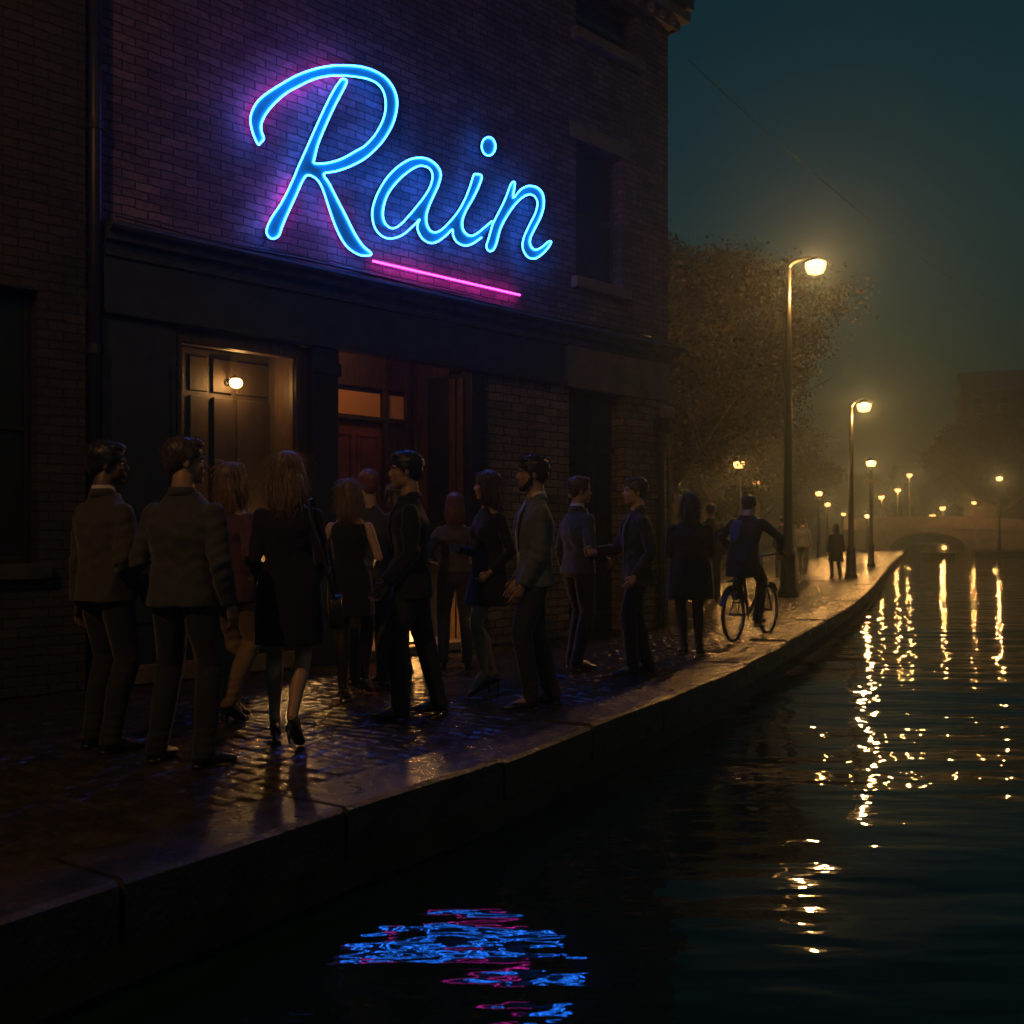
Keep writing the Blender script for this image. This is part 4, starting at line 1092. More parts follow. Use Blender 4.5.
def person(px, fy, H, hd, label, group=None, sex='m', head=0., tilt=0., feet=((-.11, .02, 8), (.11, 0, -8)), pelv=(0, 0, 0), lean=(0, 0),
           hands=None, top='jacket', topm='grey_tweed', hem=.84, legs='trousers', legm='char', skirt=None, sleeve=True, hair='short', hairc='black', sk='a',
           heel=0.0, shoes=True, fine=.0065, shirt=None, beard=False, curl=.35, palms=None, elbow_pole=None, loc=None, collar=True, mats=None, width=1.0, knee_pole=((-.12, 1, 0), (.12, 1, 0)), facekids=True, feet3=None, open_back=False):
    k = H / 1.80; fem = sex == 'f'
    P0 = ground(px, fy) if loc is None else Vector(loc)
    O = Vector(P0); rz = R(hd - 90)
    sw = (.156 if fem else .170) * k * width; hipw = .088 * k
    pz = (.94 + pelv[2]) * k + heel * .9
    PL = Vector((pelv[0], pelv[1], pz)); SC = Vector((pelv[0] + lean[0], pelv[1] + lean[1], pz + (.49 - .35 * (lean[0] ** 2 + lean[1] ** 2)) * k))
    seed = int(abs(px * 7 + fy)) % 997
    # legs
    ankles = []; knees = []; hips = []
    for i, f in enumerate(feet):
        sgn = -1 if i == 0 else 1
        hp = PL + Vector((sgn * hipw, 0, 0))
        up = f[3] if len(f) > 3 else 0.
        an = Vector((f[0], f[1] - .03, .085 * k + heel + up)) if feet3 is None else Vector(feet3[i])
        kn, an2 = two_link(hp, an, .445 * k, .43 * k, knee_pole[i])
        hips.append(hp); knees.append(kn); ankles.append(an2)
    # arms
    if hands is None: hands = ((-.245 * k * width, .03, .83 * k), (.245 * k * width, .03, .83 * k))
    sh = [SC + Vector((-sw, -.005, -.048 * k)), SC + Vector((sw, -.005, -.048 * k))]; el = []; wr = []
    for i, h in enumerate(hands):
        sgn = -1 if i == 0 else 1
        pole = (sgn * .5, -1, -.2) if elbow_pole is None else elbow_pole[i]
        e, w_ = two_link(sh[i], Vector(h), .29 * k, .255 * k, pole); el.append(e); wr.append(w_)
    NK = SC + Vector((0, .0, .075 * k))
    hs_ = k * (.99 if fem else 1.05)
    HC = SC + Vector((lean[0] * .18, .022 * k + lean[1] * .18, .222 * k))
    if feet3 is not None: HC.z -= .045
    HM = (Matrix.Rotation(R(head), 3, 'Z') @ Matrix.Rotation(R(tilt), 3, 'X'))
    def hp_(x, y, z): return HC + HM @ (Vector((x, y, z)) * hs_)
    body = MB()
    def E(c, r, q=None): body.ell(hp_(*c), tuple(a * hs_ for a in r), HM if q is None else HM @ q)
    # head
    E((0, -.012, .03), (.074, .094, .086)); E((0, .030, -.035), (.058, .062, .078)); E((0, .058, -.088), (.030, .030, .024)); E((0, .015, -.06), (.060, .055, .052))
    E((0, .074, .026), (.052, .018, .012)); E((-.034, .062, -.022), (.022, .022, .02)); E((.034, .062, -.022), (.022, .022, .02))
    body.tube([hp_(0, .078, .018), hp_(0, .091, -.002), hp_(0, .102, -.022), hp_(0, .090, -.034)], [(.009 * hs_, .009 * hs_), (.010 * hs_, .011 * hs_), (.016 * hs_, .012 * hs_), (.015 * hs_, .008 * hs_)], side=HM @ Vector((1, 0, 0)), n=10)
    E((0, .084, -.052), (.024, .012, .0075)); E((0, .082, -.066), (.021, .012, .0075))
    for q in (-1, 1): E((q * .077, -.008, -.008), (.010, .019, .031), Matrix.Rotation(q * -.35, 3, 'Z'))
    body.tube([hp_(0, -.012, -.045), HC.lerp(NK, .55) + Vector((0, -.018 * k, -.02 * k)), NK + Vector((0, -.008, -.045 * k))], [.052 * hs_ * (.88 if fem else 1.05), .052 * hs_ * (.86 if fem else 1.05), .07 * hs_], n=14)
    # torso
    def torso(z): # centre line
        t = max(0., min(1.15, (z - PL.z) / (SC.z - PL.z))); c = PL.lerp(SC, t) if t > 0 else PL; return c.x, c.y
    def TR(spec, mb, grow=0., n=22):
        L = []
        for (z, hw, hd_) in spec:
            zz = PL.z + z * k * (SC.z - PL.z) / (.49 * k); x, y = torso(zz); L.append((x, y, zz, hw * k * width + grow, hd_ * k + grow))
        mb.hull(L, n)
    bm_ = [(-.08, .10, .075), (-.02, .150 if not fem else .160, .092), (.06, .148 if not fem else .155, .088), (.18, .132 if not fem else .115, .080), (.30, .165 if not fem else .138, .105), (.38, .175 if not fem else .15, .10), (.44, .165 if not fem else .142, .078), (.485, .12, .068), (.52, .080, .06), (.55, .055, .052)]
    TR(bm_, body)
    if fem:
        for q in (-1, 1): body.ell(SC + Vector((q * .068 * k, .085 * k, -.155 * k)), (.06 * k, .05 * k, .06 * k))
    for i in (0, 1):
        body.tube([sh[i] + Vector((0, 0, 0)), sh[i].lerp(el[i], .5), el[i], el[i].lerp(wr[i], .45), wr[i]], [.050 * k, .045 * k, .037 * k, .036 * k, .025 * k] if not fem else [.042 * k, .037 * k, .031 * k, .031 * k, .021 * k], n=12)
        body.ell(sh[i], (.044 * k,) * 3 if (not fem and sleeve) else (.040 * k,) * 3)
        c_ = knees[i].lerp(ankles[i], .32); bk = (PL - Vector((0, .02 * k, 0)) - PL)
        body.tube([hips[i] + Vector((0, 0, .03)), hips[i].lerp(knees[i], .4), knees[i] + Vector((0, 0, .03)), knees[i] + Vector((0, 0, -.03)), c_ + Vector((0, -.014 * k, 0)), knees[i].lerp(ankles[i], .7), ankles[i]], [(.083 if legs == 'bare' else .070) * k, (.076 if legs == 'bare' else .062) * k, (.056 if legs == 'bare' else .046) * k, (.052 if legs == 'bare' else .044) * k, (.057 if legs == 'bare' else .047) * k, .040 * k, .032 * k], n=14)
        f = feet[i]; a = R(f[2]); fd = Vector((-math.sin(a), math.cos(a), 0)); pitch = heel + (f[3] if len(f) > 3 else 0)
        toe = ankles[i] + fd * .15 * k; toe.z = .025 * k + (max(0, (f[3] if len(f) > 3 else 0)) * .15 if feet3 is None else ankles[i].z - .06 * k)
        if feet3 is not None: toe.z = ankles[i].z - .055 * k
        body.tube([ankles[i] + Vector((0, 0, .02)), ankles[i] + fd * .05 * k - Vector((0, 0, .03 * k)), toe], [.034 * k, .036 * k, .024 * k], n=10)
    me = voxel(body, fine, 2, None, 'person')
    hb = MB()
    for i in (0, 1):
        d = (wr[i] - el[i]).normalized(); pn = (Vector(palms[i]) if palms else Vector((-1 if i == 1 else 1, .25, 0)))
        s_sign = (1 if i == 0 else -1)
        # thumb towards the front
        dd = d; p_ = (pn - dd * dd.dot(pn)).normalized(); s = dd.cross(p_)
        ts = 1 if s.y + .3 * s.z > 0 else -1
        hand(hb, wr[i], d, pn, k * (.9 if fem else 1.0), curl, ts)
    hme = hb.mesh()
    # weld the hands into the same mesh object
    import bmesh
    b2 = bmesh.new(); b2.from_mesh(me); b2.from_mesh(hme); b2.to_mesh(me); b2.free(); bpy.data.meshes.remove(hme)
    me.materials.clear()
    root = link_mesh('person', me, SK[sk], None, True); root.location = O; root.rotation_euler = (0, 0, rz)
    tag(root, label, 'person', group)
    def kid(name, mb, m, voxsz=None, dsp=None, sm=2, parent=None):
        if voxsz: me_ = voxel(mb, voxsz, sm, dsp, name); me_.materials.clear(); return link_mesh(name, me_, m, parent or root, True)
        return mb.build(name, m, parent or root, True)
    def creases(base, js, amp=.0028):
        def f(co, no):
            co = base(co, no)
            for (j, ax, rad, fr) in js:
                j = np.array(j); ax = np.array(Vector(ax).normalized()); d = co - j; w = np.exp(-(np.linalg.norm(d, axis=1) / rad) ** 2)
                u = d @ ax; sidew = d @ np.array((1, .3, 0)); n_ = np.sin(u * fr + np.sin(sidew * 38 + fr) * 1.3 + seed)
                co = co + no * (w * (np.abs(n_) ** .7 * np.sign(n_)) * amp)[:, None]
            return co
        return f
    # ---- legs
    if legs == 'trousers':
        t = MB()
        TR([(-.09, .12, .10), (-.03, .168 if not fem else .172, .112), (.04, .156 if not fem else .160, .100), (.10, .138 if not fem else .125, .085)], t)
        for i in (0, 1):
            an = ankles[i] + Vector((0, 0, -.035 * k))
            t.tube([hips[i] + Vector((0, 0, .04)), hips[i].lerp(knees[i], .35), knees[i] + Vector((0, 0, .03)), knees[i].lerp(ankles[i], .35) + Vector((0, -.008, 0)), knees[i].lerp(ankles[i], .75), ankles[i].lerp(an, .3), an],
                   [(.098 * k, .102 * k), (.092 * k, .095 * k), .073 * k, .068 * k, .059 * k, .060 * k, .061 * k], n=16)
        kid('trousers', t, F[legm], .010, creases(folds(.013 * k, seed + 3, .6), [(knees[i], knees[i] - hips[i], .11, 95) for i in (0, 1)] + [(ankles[i] + Vector((0, 0, .05)), (0, .2, 1), .12, 120) for i in (0, 1)] + [(PL + Vector((0, 0, -.08)), (0, 0, 1), .14, 80)]))
    elif legs == 'tights':
        t = MB()
        for i in (0, 1):
            c_ = knees[i].lerp(ankles[i], .32)
            t.tube([hips[i] + Vector((0, 0, .03)), hips[i].lerp(knees[i], .4), knees[i], c_ + Vector((0, -.014 * k, 0)), knees[i].lerp(ankles[i], .7), ankles[i] - Vector((0, 0, .02))], [.088 * k, .081 * k, .062 * k, .062 * k, .045 * k, .037 * k], n=14)
        kid('tights', t, F['stock'], .009)
    # ---- shoes
    for i in (0, 1):
        f = feet[i]; a = R(f[2]); fd = Vector((-math.sin(a), math.cos(a), 0)); sdv = Vector((math.cos(a), math.sin(a), 0)); an = ankles[i]; up = f[3] if len(f) > 3 else 0
        z0 = an.z - .085 * k - heel - up if feet3 is None else an.z - .085 * k
        s_ = MB(); hx = heel + up
        if feet3 is not None: hx = 0
        A = an + fd * -.055 * k; A.z = z0 + hx + .035 * k; B = an.copy(); B.z = z0 + hx * .95 + .042 * k; C_ = an + fd * .075 * k; C_.z = z0 + hx * .42 + .036 * k; D_ = an + fd * .14 * k; D_.z = z0 + hx * .05 + .028 * k; E_ = an + fd * (.20 if not fem else .175) * k; E_.z = z0 + .019 * k
        w_ = .82 if fem else 1.0
        s_.tube([A, B, C_, D_, E_], [(.030 * k * w_, .032 * k), (.037 * k * w_, .042 * k), (.040 * k * w_, .034 * k), (.046 * k * w_, .026 * k), (.024 * k * w_, .016 * k)], side=sdv, n=14)
        if not (fem and heel > .02): s_.tube([B + Vector((0, 0, .0)), an + Vector((0, 0, .03 * k))], [.042 * k, .040 * k], n=12)
        if feet3 is None and heel <= .02 and up < .03:
            s_.hull([((an + fd * .055 * k).x, (an + fd * .055 * k).y, z, .05 * k * w_ if abs(fd.x) < .7 else .12 * k, .13 * k if abs(fd.x) < .7 else .05 * k) for z in (z0 + .002, z0 + .006)], 16) if False else None
        so = kid('shoe', s_, MT['leather'], .007, None, 1)
        hl = MB()
        if heel > .02:
            hb_ = A + fd * .012; hl.tube([hb_ - Vector((0, 0, .01)), Vector((hb_.x, hb_.y, z0 + up + .001))], [.014, .006], n=8)
        else:
            q0 = A + fd * .02 * k; hl.tube([Vector((q0.x, q0.y, q0.z - .015 * k)), Vector((q0.x, q0.y, max(.001, q0.z - .036 * k)))], [.034 * k * w_, .034 * k * w_], n=12)
        kid('heel', hl, MT['leather'], parent=so)
    # ---- top garment
    if top in ('jacket', 'coat', 'dress', 'top'):
        g = MB(); hz_ = hem * k; zr = (hz_ - pz) / k
        ex = {'jacket': .011, 'coat': .020, 'dress': .006, 'top': .010}[top]
        base = [(.06, .170, .115), (.18, .158, .105), (.30, .182, .122), (.38, .190, .115), (.435, .176, .092), (.475, .140, .080), (.51, .100, .072), (.545, .070, .062)] if not fem else \
               [(.06, .170, .112), (.18, .128 if top == 'dress' else .14, .096), (.30, .148, .112), (.36, .158, .128), (.41, .156, .105), (.447, .146, .082), (.482, .112, .068), (.512, .078, .06), (.532, .058, .054)]
        if top == 'dress' and open_back: base = base[:-3]
        if zr < -.12:
            q = skirt or .0
            low_ = [(zr, .185 + q + (.0 if fem else .01), .135 + q), ((zr - .05) * .5, .186 + q * .6, .132 + q * .5), (-.03, .18, .122)]
        else: low_ = [(zr, .182 if not fem else .18, .128), (zr * .5, .180, .124)]
        def legbox(z):
            ps = []
            for i in (0, 1):
                a_, b_ = (hips[i], knees[i]) if z > knees[i].z else (knees[i], ankles[i])
                t_ = max(0., min(1., (a_.z - z) / max(1e-4, a_.z - b_.z))); ps.append(a_.lerp(b_, t_))
            return ps
        nlow = len(low_); L_ = []
        for i_r, (z, hw, hd_) in enumerate(low_ + base):
            zz = PL.z + z * k * (SC.z - PL.z) / (.49 * k); x, y = torso(zz); hw_, hd2 = hw * k * width + ex * k * .6, hd_ * k + ex * k * .6
            if i_r < nlow and feet3 is None:
                ps = legbox(zz); lr = (.105 if legs == 'trousers' else .10) * k; x0_ = min(p.x for p in ps) - lr; x1_ = max(p.x for p in ps) + lr; y0_ = min(p.y for p in ps) - lr; y1_ = max(p.y for p in ps) + lr
                x0_, x1_ = min(x0_, x - hw_), max(x1_, x + hw_)
                if y1_ > y + hd2: hd2 += (y1_ - y - hd2) / 2; y = y1_ - hd2
                if y0_ < y - hd2: t_ = y + hd2; hd2 = (t_ - y0_) / 2; y = t_ - hd2
                x = (x0_ + x1_) / 2; hw_ = min((x1_ - x0_) / 2, hw_ * 1.12)
            L_.append((x, y, zz, hw_, hd2))
        g.hull(L_, 22)
        if fem:
            for q in (-1, 1): g.ell(SC + Vector((q * .068 * k, .088 * k, -.155 * k)), (.066 * k, .056 * k, .066 * k))
        if sleeve:
            for i in (0, 1):
                b = ex * k * .55; R_ = (.050, .054, .050, .047, .041) if not fem else (.050, .047, .040, .037, .032)
                e2 = wr[i].lerp(el[i], .04) if sleeve is True else el[i].lerp(wr[i], sleeve)
                g.tube([sh[i] + Vector((0, 0, 0)), sh[i].lerp(el[i], .45), el[i], el[i].lerp(e2, .5), e2], [r_ * k + b for r_ in R_], n=14)
                g.ell(sh[i] + Vector((0, 0, -.004)), (R_[0] * k + b * .8,) * 3)
        amp = {'jacket': .014, 'coat': .013, 'dress': .009, 'top': .012}[top] * k
        go = kid(top if top != 'top' else 'sweater', g, F[topm], .0095 if fine < .008 else .013, creases(folds(amp, seed), [(el[i], wr[i] - sh[i], .12, 88) for i in (0, 1)] + [(sh[i] + Vector((0, -.03, -.08)), (el[i] - sh[i]) + Vector((.1, 0, 0)), .08, 85) for i in (0, 1)] + [(PL + Vector((0, -.1, .20)), (.25, 0, 1), .17, 62), (PL + Vector((0, .1, .22)), (-.25, 0, 1), .15, 62)], .0042 if top != 'dress' else .003))
        if top in ('jacket', 'coat') and collar:
            c = MB(); ring1 = []; nn = 24
            for (rr2, zz) in ((.066, .0), (.071, .030), (.077, .028), (.088, -.012), (.076, -.02)):
                ring1.append([NK + Vector((math.cos(2 * math.pi * j / nn) * rr2 * k, -.010 * k + math.sin(2 * math.pi * j / nn) * rr2 * .92 * k, (zz - .022 + (-.035 * max(0, math.sin(2 * math.pi * j / nn)))) * k)) for j in range(nn)])
            c.rings(ring1, cap=False); kid('collar', c, F[topm], parent=go)
            l = MB()
            for q in (-1, 1):
                pts = []
                for (x, zz, yy) in ((.050, .50, .074), (.068, .42, .120), (.060, .34, .134), (.042, .25, .128), (.018, .16, .118)):
                    zz2 = PL.z + zz * (SC.z - PL.z) / .49; cx_, cy_ = torso(zz2); pts.append(Vector((cx_ + q * x * k, cy_ + (yy + ex * .5) * k, zz2)))
                l.tube(pts, [(.018 * k, .006 * k), (.034 * k, .008 * k), (.036 * k, .008 * k), (.024 * k, .007 * k), (.010 * k, .005 * k)], side=(1, 0, 0), n=10)
            kid('lapel', l, F[topm], parent=go)
        if shirt:
            c = MB(); pts = []
            for (zz, yy) in ((.515, .066), (.42, .112), (.30, .130), (.16, .118), (.04, .118)):
                zz2 = PL.z + zz * (SC.z - PL.z) / .49; cx_, cy_ = torso(zz2); pts.append(Vector((cx_, cy_ + yy * k, zz2)))
            c.tube(pts, [(.030 * k, .010 * k), (.045 * k, .012 * k), (.045 * k, .012 * k), (.030 * k, .012 * k), (.02 * k, .010 * k)], side=(1, 0, 0), n=12)
            nn = 24; rs = []
            for (rr2, zz) in ((.060, .0), (.063, .048), (.068, .047), (.072, .0)):
                rs.append([NK + Vector((math.cos(2 * math.pi * j / nn) * rr2 * k, -.010 * k + math.sin(2 * math.pi * j / nn) * rr2 * .92 * k, (zz - .02 - .03 * max(0, math.sin(2 * math.pi * j / nn))) * k)) for j in range(nn)])
            c.rings(rs, cap=False); kid('shirt', c, F[shirt])
    # ---- hair
    h = MB(); rr_ = random.Random(seed)
    def HE(c, r): h.ell(hp_(*c), tuple((a * 1.03 + .004) * hs_ for a in r), HM)
    nzs = folds(.0045 * k, seed + 9, 1.0)
    if hair == 'short':
        HE((0, -.022, .050), (.081, .098, .078)); HE((0, -.055, .01), (.070, .058, .075)); HE((0, .035, .095), (.060, .052, .028)); 
        for q in (-1, 1): HE((q * .070, -.005, .022), (.012, .035, .038))
        for _ in range(34):
            a = rr_.uniform(0, 6.28); e = rr_.uniform(.25, 1.4); d = Vector((math.cos(a) * math.cos(e), math.sin(a) * math.cos(e), math.sin(e)))
            if d.y > .55 and d.z < .6: continue
            h.ell(hp_(d.x * .072, d.y * .088 - .02, d.z * .074 + .05), (.018 * hs_, .02 * hs_, .014 * hs_), HM)
        me_ = voxel(h, .0065, 1, nzs, 'hair'); sb_ = MB()
        co = [v.co.copy() for v in me_.vertices]; no = [v.normal.copy() for v in me_.vertices]; bk_ = HM @ Vector((0, -1, -.5))
        for _ in range(700 if fine < .008 else 80):
            i = rr_.randrange(len(co)); n_ = no[i]; p = co[i] - n_ * .002
            if n_.z < -.3: continue
            fwd = (HM @ Vector((0, 1, 0))) * (.6 if (p - HC).dot(HM @ Vector((0, 1, 0))) > .03 else -.3)
            d = (n_ * .7 + Vector((rr_.uniform(-.5, .5), rr_.uniform(-.5, .5), rr_.uniform(-.1, .3))) + fwd).normalized(); ln = rr_.uniform(.010, .024)
            sb_.tube([p, p + d * ln * .6, p + (d + bk_ * .3).normalized() * ln], [.0016, .0013, .0006], n=3, cap=False)
        sm_ = sb_.mesh(); b2 = bmesh.new(); b2.from_mesh(me_); b2.from_mesh(sm_); b2.to_mesh(me_); b2.free(); bpy.data.meshes.remove(sm_)
        me_.materials.clear(); link_mesh('hair', me_, HR[hairc], root, True)
    else:
        L = {'long': .30, 'bob': .20, 'mid': .24, 'bun': .02}[hair]
        HE((0, -.020, .045), (.086, .104, .084)); HE((0, -.045, -.01), (.084, .078, .088)); HE((0, .030, .088), (.062, .05, .03))
        tail = Vector((0, -.055, -.05))
        if hair != 'bun':
            pts = [hp_(0, -.050, .02), hp_(0, -.062, -.05), hp_(0, -.070, -.12), hp_(0, -.075, -.05 - L * .6), hp_(0, -.080, -.02 - L)]
            vol = {'long': 1.05, 'bob': 1.05, 'mid': 1.42}[hair]
            h.tube(pts, [(.082 * hs_, .062 * hs_), (.092 * hs_ * vol, .060 * hs_), (.096 * hs_ * vol, .055 * hs_), (.088 * hs_ * vol, .045 * hs_), (.045 * hs_ * vol, .022 * hs_)], side=HM @ Vector((1, 0, 0)), n=16)
            for q in (-1, 1):
                h.tube([hp_(q * .070, .02, .04), hp_(q * .082, .018, -.03), hp_(q * .084, .012, -.10), hp_(q * .074, .0, -.02 - L * .72)], [(.016 * hs_, .03 * hs_), (.018 * hs_, .040 * hs_), (.020 * hs_ * vol, .042 * hs_), (.012 * hs_, .024 * hs_)], side=HM @ Vector((1, 0, 0)), n=10)
        else:
            HE((0, -.11, .06), (.042, .038, .042))
        # loose strands
        me_ = voxel(h, .0075, 1, folds(.007 * k, seed + 5, .35), 'hair')
        co = [v.co.copy() for v in me_.vertices]; no = [v.normal.copy() for v in me_.vertices]
        sb_ = MB(); n_str = 900 if fine < .008 else 60
        if hair == 'bun': n_str //= 3
        for _ in range(n_str):
            i = rr_.randrange(len(co)); p = co[i] + no[i] * .001; n_ = no[i]
            if (p - HC).dot(HM @ Vector((0, 1, 0))) > .06 * hs_: continue
            d = Vector((0, 0, -1)); d = (d - n_ * d.dot(n_)); 
            if d.length < .2: d = Vector((n_.x, n_.y - .2, 0)) 
            d.normalize(); d = (d + Vector((rr_.uniform(-.3, .3), rr_.uniform(-.3, .3), 0)) + n_ * rr_.uniform(.0, .32)).normalized()
            ln = rr_.uniform(.04, .13); p1 = p + d * ln * .5 + n_ * rr_.uniform(0, .004); p2 = p1 + (d + Vector((rr_.uniform(-.3, .3), rr_.uniform(-.3, .3), -.3))).normalized() * ln * .5
            sb_.tube([p, p1, p2], [.0016, .0014, .0006], n=3, cap=False)
        sm_ = sb_.mesh(); b2 = bmesh.new(); b2.from_mesh(me_); b2.from_mesh(sm_); b2.to_mesh(me_); b2.free(); bpy.data.meshes.remove(sm_)
        me_.materials.clear(); link_mesh('hair', me_, HR[hairc], root, True)
    # ---- face pieces
    if facekids:
        for q in (-1, 1):
            e = MB(); e.ell(hp_(q * .031, .0755, .004), (.0125 * hs_, .009 * hs_, .0075 * hs_), HM, 10, 7); eo = kid('eye', e, EYE)
            i_ = MB(); i_.ell(hp_(q * .031, .0825, .004), (.0055 * hs_, .003 * hs_, .0055 * hs_), HM, 8, 5); kid('iris', i_, IRIS, parent=eo)
            b = MB(); b.tube([hp_(q * .014, .0905, .024), hp_(q * .032, .0885, .030), hp_(q * .050, .074, .024)], [.0028 * hs_, .0042 * hs_, .002 * hs_], n=6); kid('eyebrow', b, HR[hairc])
        l = MB(); l.ell(hp_(0, .0915, -.054), (.021 * hs_, .0065 * hs_, .0055 * hs_), HM, 12, 6); l.ell(hp_(0, .090, -.064), (.018 * hs_, .0065 * hs_, .0058 * hs_), HM, 12, 6); kid('lips', l, LIP)
        if beard:
            b = MB(); b.ell(hp_(0, .060, -.092), (.036 * hs_, .034 * hs_, .026 * hs_), HM); b.ell(hp_(0, .088, -.044), (.022 * hs_, .010 * hs_, .0045 * hs_), HM)
            for q in (-1, 1): b.tube([hp_(q * .066, .012, -.02), hp_(q * .060, .022, -.06), hp_(q * .036, .052, -.088)], [(.008 * hs_, .016 * hs_), (.008 * hs_, .02 * hs_), (.012 * hs_, .02 * hs_)], side=HM @ Vector((1, 0, 0)), n=8)
            kid('beard', b, BEARD, .005, folds(.002, seed), 1)
    root['_k'] = k
    del root['_k']
    return root
BK = 'people gathered outside the bar'
# heading: 90 = walking away from the viewer, 180 = facing left, 0 = facing right
person(105, 749, 1.80, 58, 'man at the far left in a grey tweed jacket and white collar', BK, head=-42, hem=.86, topm='grey_tweed', shirt='white', sk='c', feet=((-.12, .03, 5), (.12, -.02, -12)), hands=((-.25, .0, .82), (.17, .13, .92)), width=1.04)
person(184, 763, 1.79, 72, 'broad man seen from behind in a blue-grey tweed jacket, head turned right', BK, head=-48, hem=.86, topm='slate', sk='b', hairc='brown', feet=((-.17, .02, 6), (.16, -.02, -22)), hands=((-.19, .14, .95), (.26, .05, .86)), width=1.12)
person(232, 722, 1.72, 62, 'woman with wavy fair hair in a plum top and beige trousers', BK, sex='f', head=-25, tilt=8, hair='mid', hairc='blond', top='top', topm='plum', hem=.84, legm='beige', feet=((-.07, .10, 0), (.06, -.08, 0, .05)), heel=.03, hands=((-.12, .20, 1.05), (.20, .06, .95)))
p4 = person(289, 747, 1.70, 96, 'woman with curly hair walking away in a short black dress with bare legs', BK, sex='f', head=-20, hair='mid', hairc='blond', top='dress', topm='black', hem=.64, skirt=.012, legs='bare', feet=((-.10, .16, 4), (.03, -.10, -14, .05)), heel=.06, hands=((-.17, .15, .98), (.17, .16, 1.0)), elbow_pole=((-.2, -1, -.4), (.2, -1, -.4)), sk='a', width=1.06)
person(350, 700, 1.64, 84, 'fair-haired woman in a dark open-backed dress stepping towards the red door', BK, sex='f', hair='bob', hairc='blond', top='dress', topm='black', hem=.70, sleeve=False, legs='tights', feet=((-.02, -.10, 0, .0), (.06, .22, -5, .03)), heel=.05, hands=((-.16, .14, 1.0), (.16, .16, 1.02)))
person(369, 684, 1.80, 100, 'ginger short-haired person in a grey top facing the red door', BK, hair='short', hairc='ginger', top='top', topm='greyknit', hem=.86, legm='jean', sleeve=.3, sk='a', hands=((-.14, .2, 1.1), (.16, .2, 1.12)))
person(412, 716, 1.83, 186, 'tall dark-haired man in a black jacket standing in profile facing left', BK, head=4, topm='black', hem=.80, legm='navy', hairc='black', sk='b', feet=((-.10, .10, 2), (.10, -.16, -14)), hands=((-.17, .17, .92), (.17, .19, .90)), shirt=None, width=1.08, beard=False, lean=(0, .02))
person(396, 681, 1.70, 150, 'woman in dull red mostly hidden behind the man in the black jacket', BK, sex='f', hair='bob', hairc='brown', top='top', topm='dkred', legm='jean', hem=.86, fine=.009, facekids=False)
person(455, 667, 1.66, 95, 'red-haired woman seen from behind in a brown denim jacket and grey trousers', BK, sex='f', hair='bob', hairc='auburn', top='jacket', topm='brownj', hem=.98, legm='jean', fine=.008, hands=((-.18, .12, 1.0), (.18, .12, 1.0)))
person(489, 694, 1.70, 212, 'woman in a black mini dress and high heels facing left, hand raised', BK, sex='f', head=-28, hair='bob', hairc='brown', top='dress', topm='black', hem=.74, legs='bare', feet=((-.06, .10, 8, .02), (.06, -.05, -12)), heel=.07, hands=((-.17, .10, .95), (.02, .28, 1.13)), sk='a', curl=.9, sleeve=.9, palms=((1, .2, 0), (-1, -.2, 0)), open_back=False, width=1.05)
person(535, 707, 1.83, 190, 'bearded man in a pale grey jacket facing left, behind the woman in heels', BK, head=-4, topm='grey_blue', hem=.86, legm='navy', shirt='white', beard=True, sk='b', feet=((-.10, .08, 4), (.10, -.12, -14)), hands=((-.19, .13, .88), (.19, .10, .90)), width=1.06)
person(578, 668, 1.80, 32, 'man in a grey suit jacket and pale collar, turned away to the right', BK, head=-22, topm='slate', hem=.88, legm='navy', shirt='white', sk='b', hairc='brown', hands=((-.24, .04, .86), (.20, .16, 1.0)), feet=((-.10, .04, 5), (.10, -.06, -10)))
person(637, 674, 1.77, 190, 'brown-haired man in a dark jacket reaching out his hand to the left', BK, head=2, topm='char', hem=.80, legm='navy', shirt='brownj', hairc='brown', sk='a', hands=((-.20, .08, .88), (.13, .36, 1.09)), feet=((-.10, .10, 4), (.10, -.10, -12)), curl=.5)
person(690, 655, 1.68, 92, 'woman in a long dark coat seen from behind beside the building corner', BK, sex='f', hair='bob', hairc='black', top='coat', topm='black', hem=.62, skirt=.01, legs='tights', feet=((-.06, .02, 5), (.08, -.03, -25)), hands=((-.12, .22, 1.05), (.12, .22, 1.05)), heel=.02, width=1.25, facekids=False)
WK = 'walkers further along the quay'
person(711, 601, 1.84, 80, 'tall misty figure in a dark coat just behind the woman in the long coat', WK, top='coat', topm='char', hem=.75, legm='jean', fine=.012, facekids=False, hairc='black')
person(782, 577, 1.78, 85, 'misty walker in dark clothes just left of the tall lamp post', WK, topm='char', legm='jean', fine=.014, facekids=False, hem=.84)
person(803, 573, 1.76, 70, 'misty walker in a pale jacket just right of the tall lamp post', WK, topm='grey_blue', legm='jean', fine=.014, facekids=False, hem=.84, feet=((-.08, .12, 0), (.08, -.12, 0, .03)))
person(836, 578, 1.56, 95, 'short figure in a dark coat standing near the water before the second lamp', WK, sex='f', hair='bob', hairc='black', top='coat', topm='black', hem=.55, skirt=.015, fine=.012, facekids=False, width=1.15)

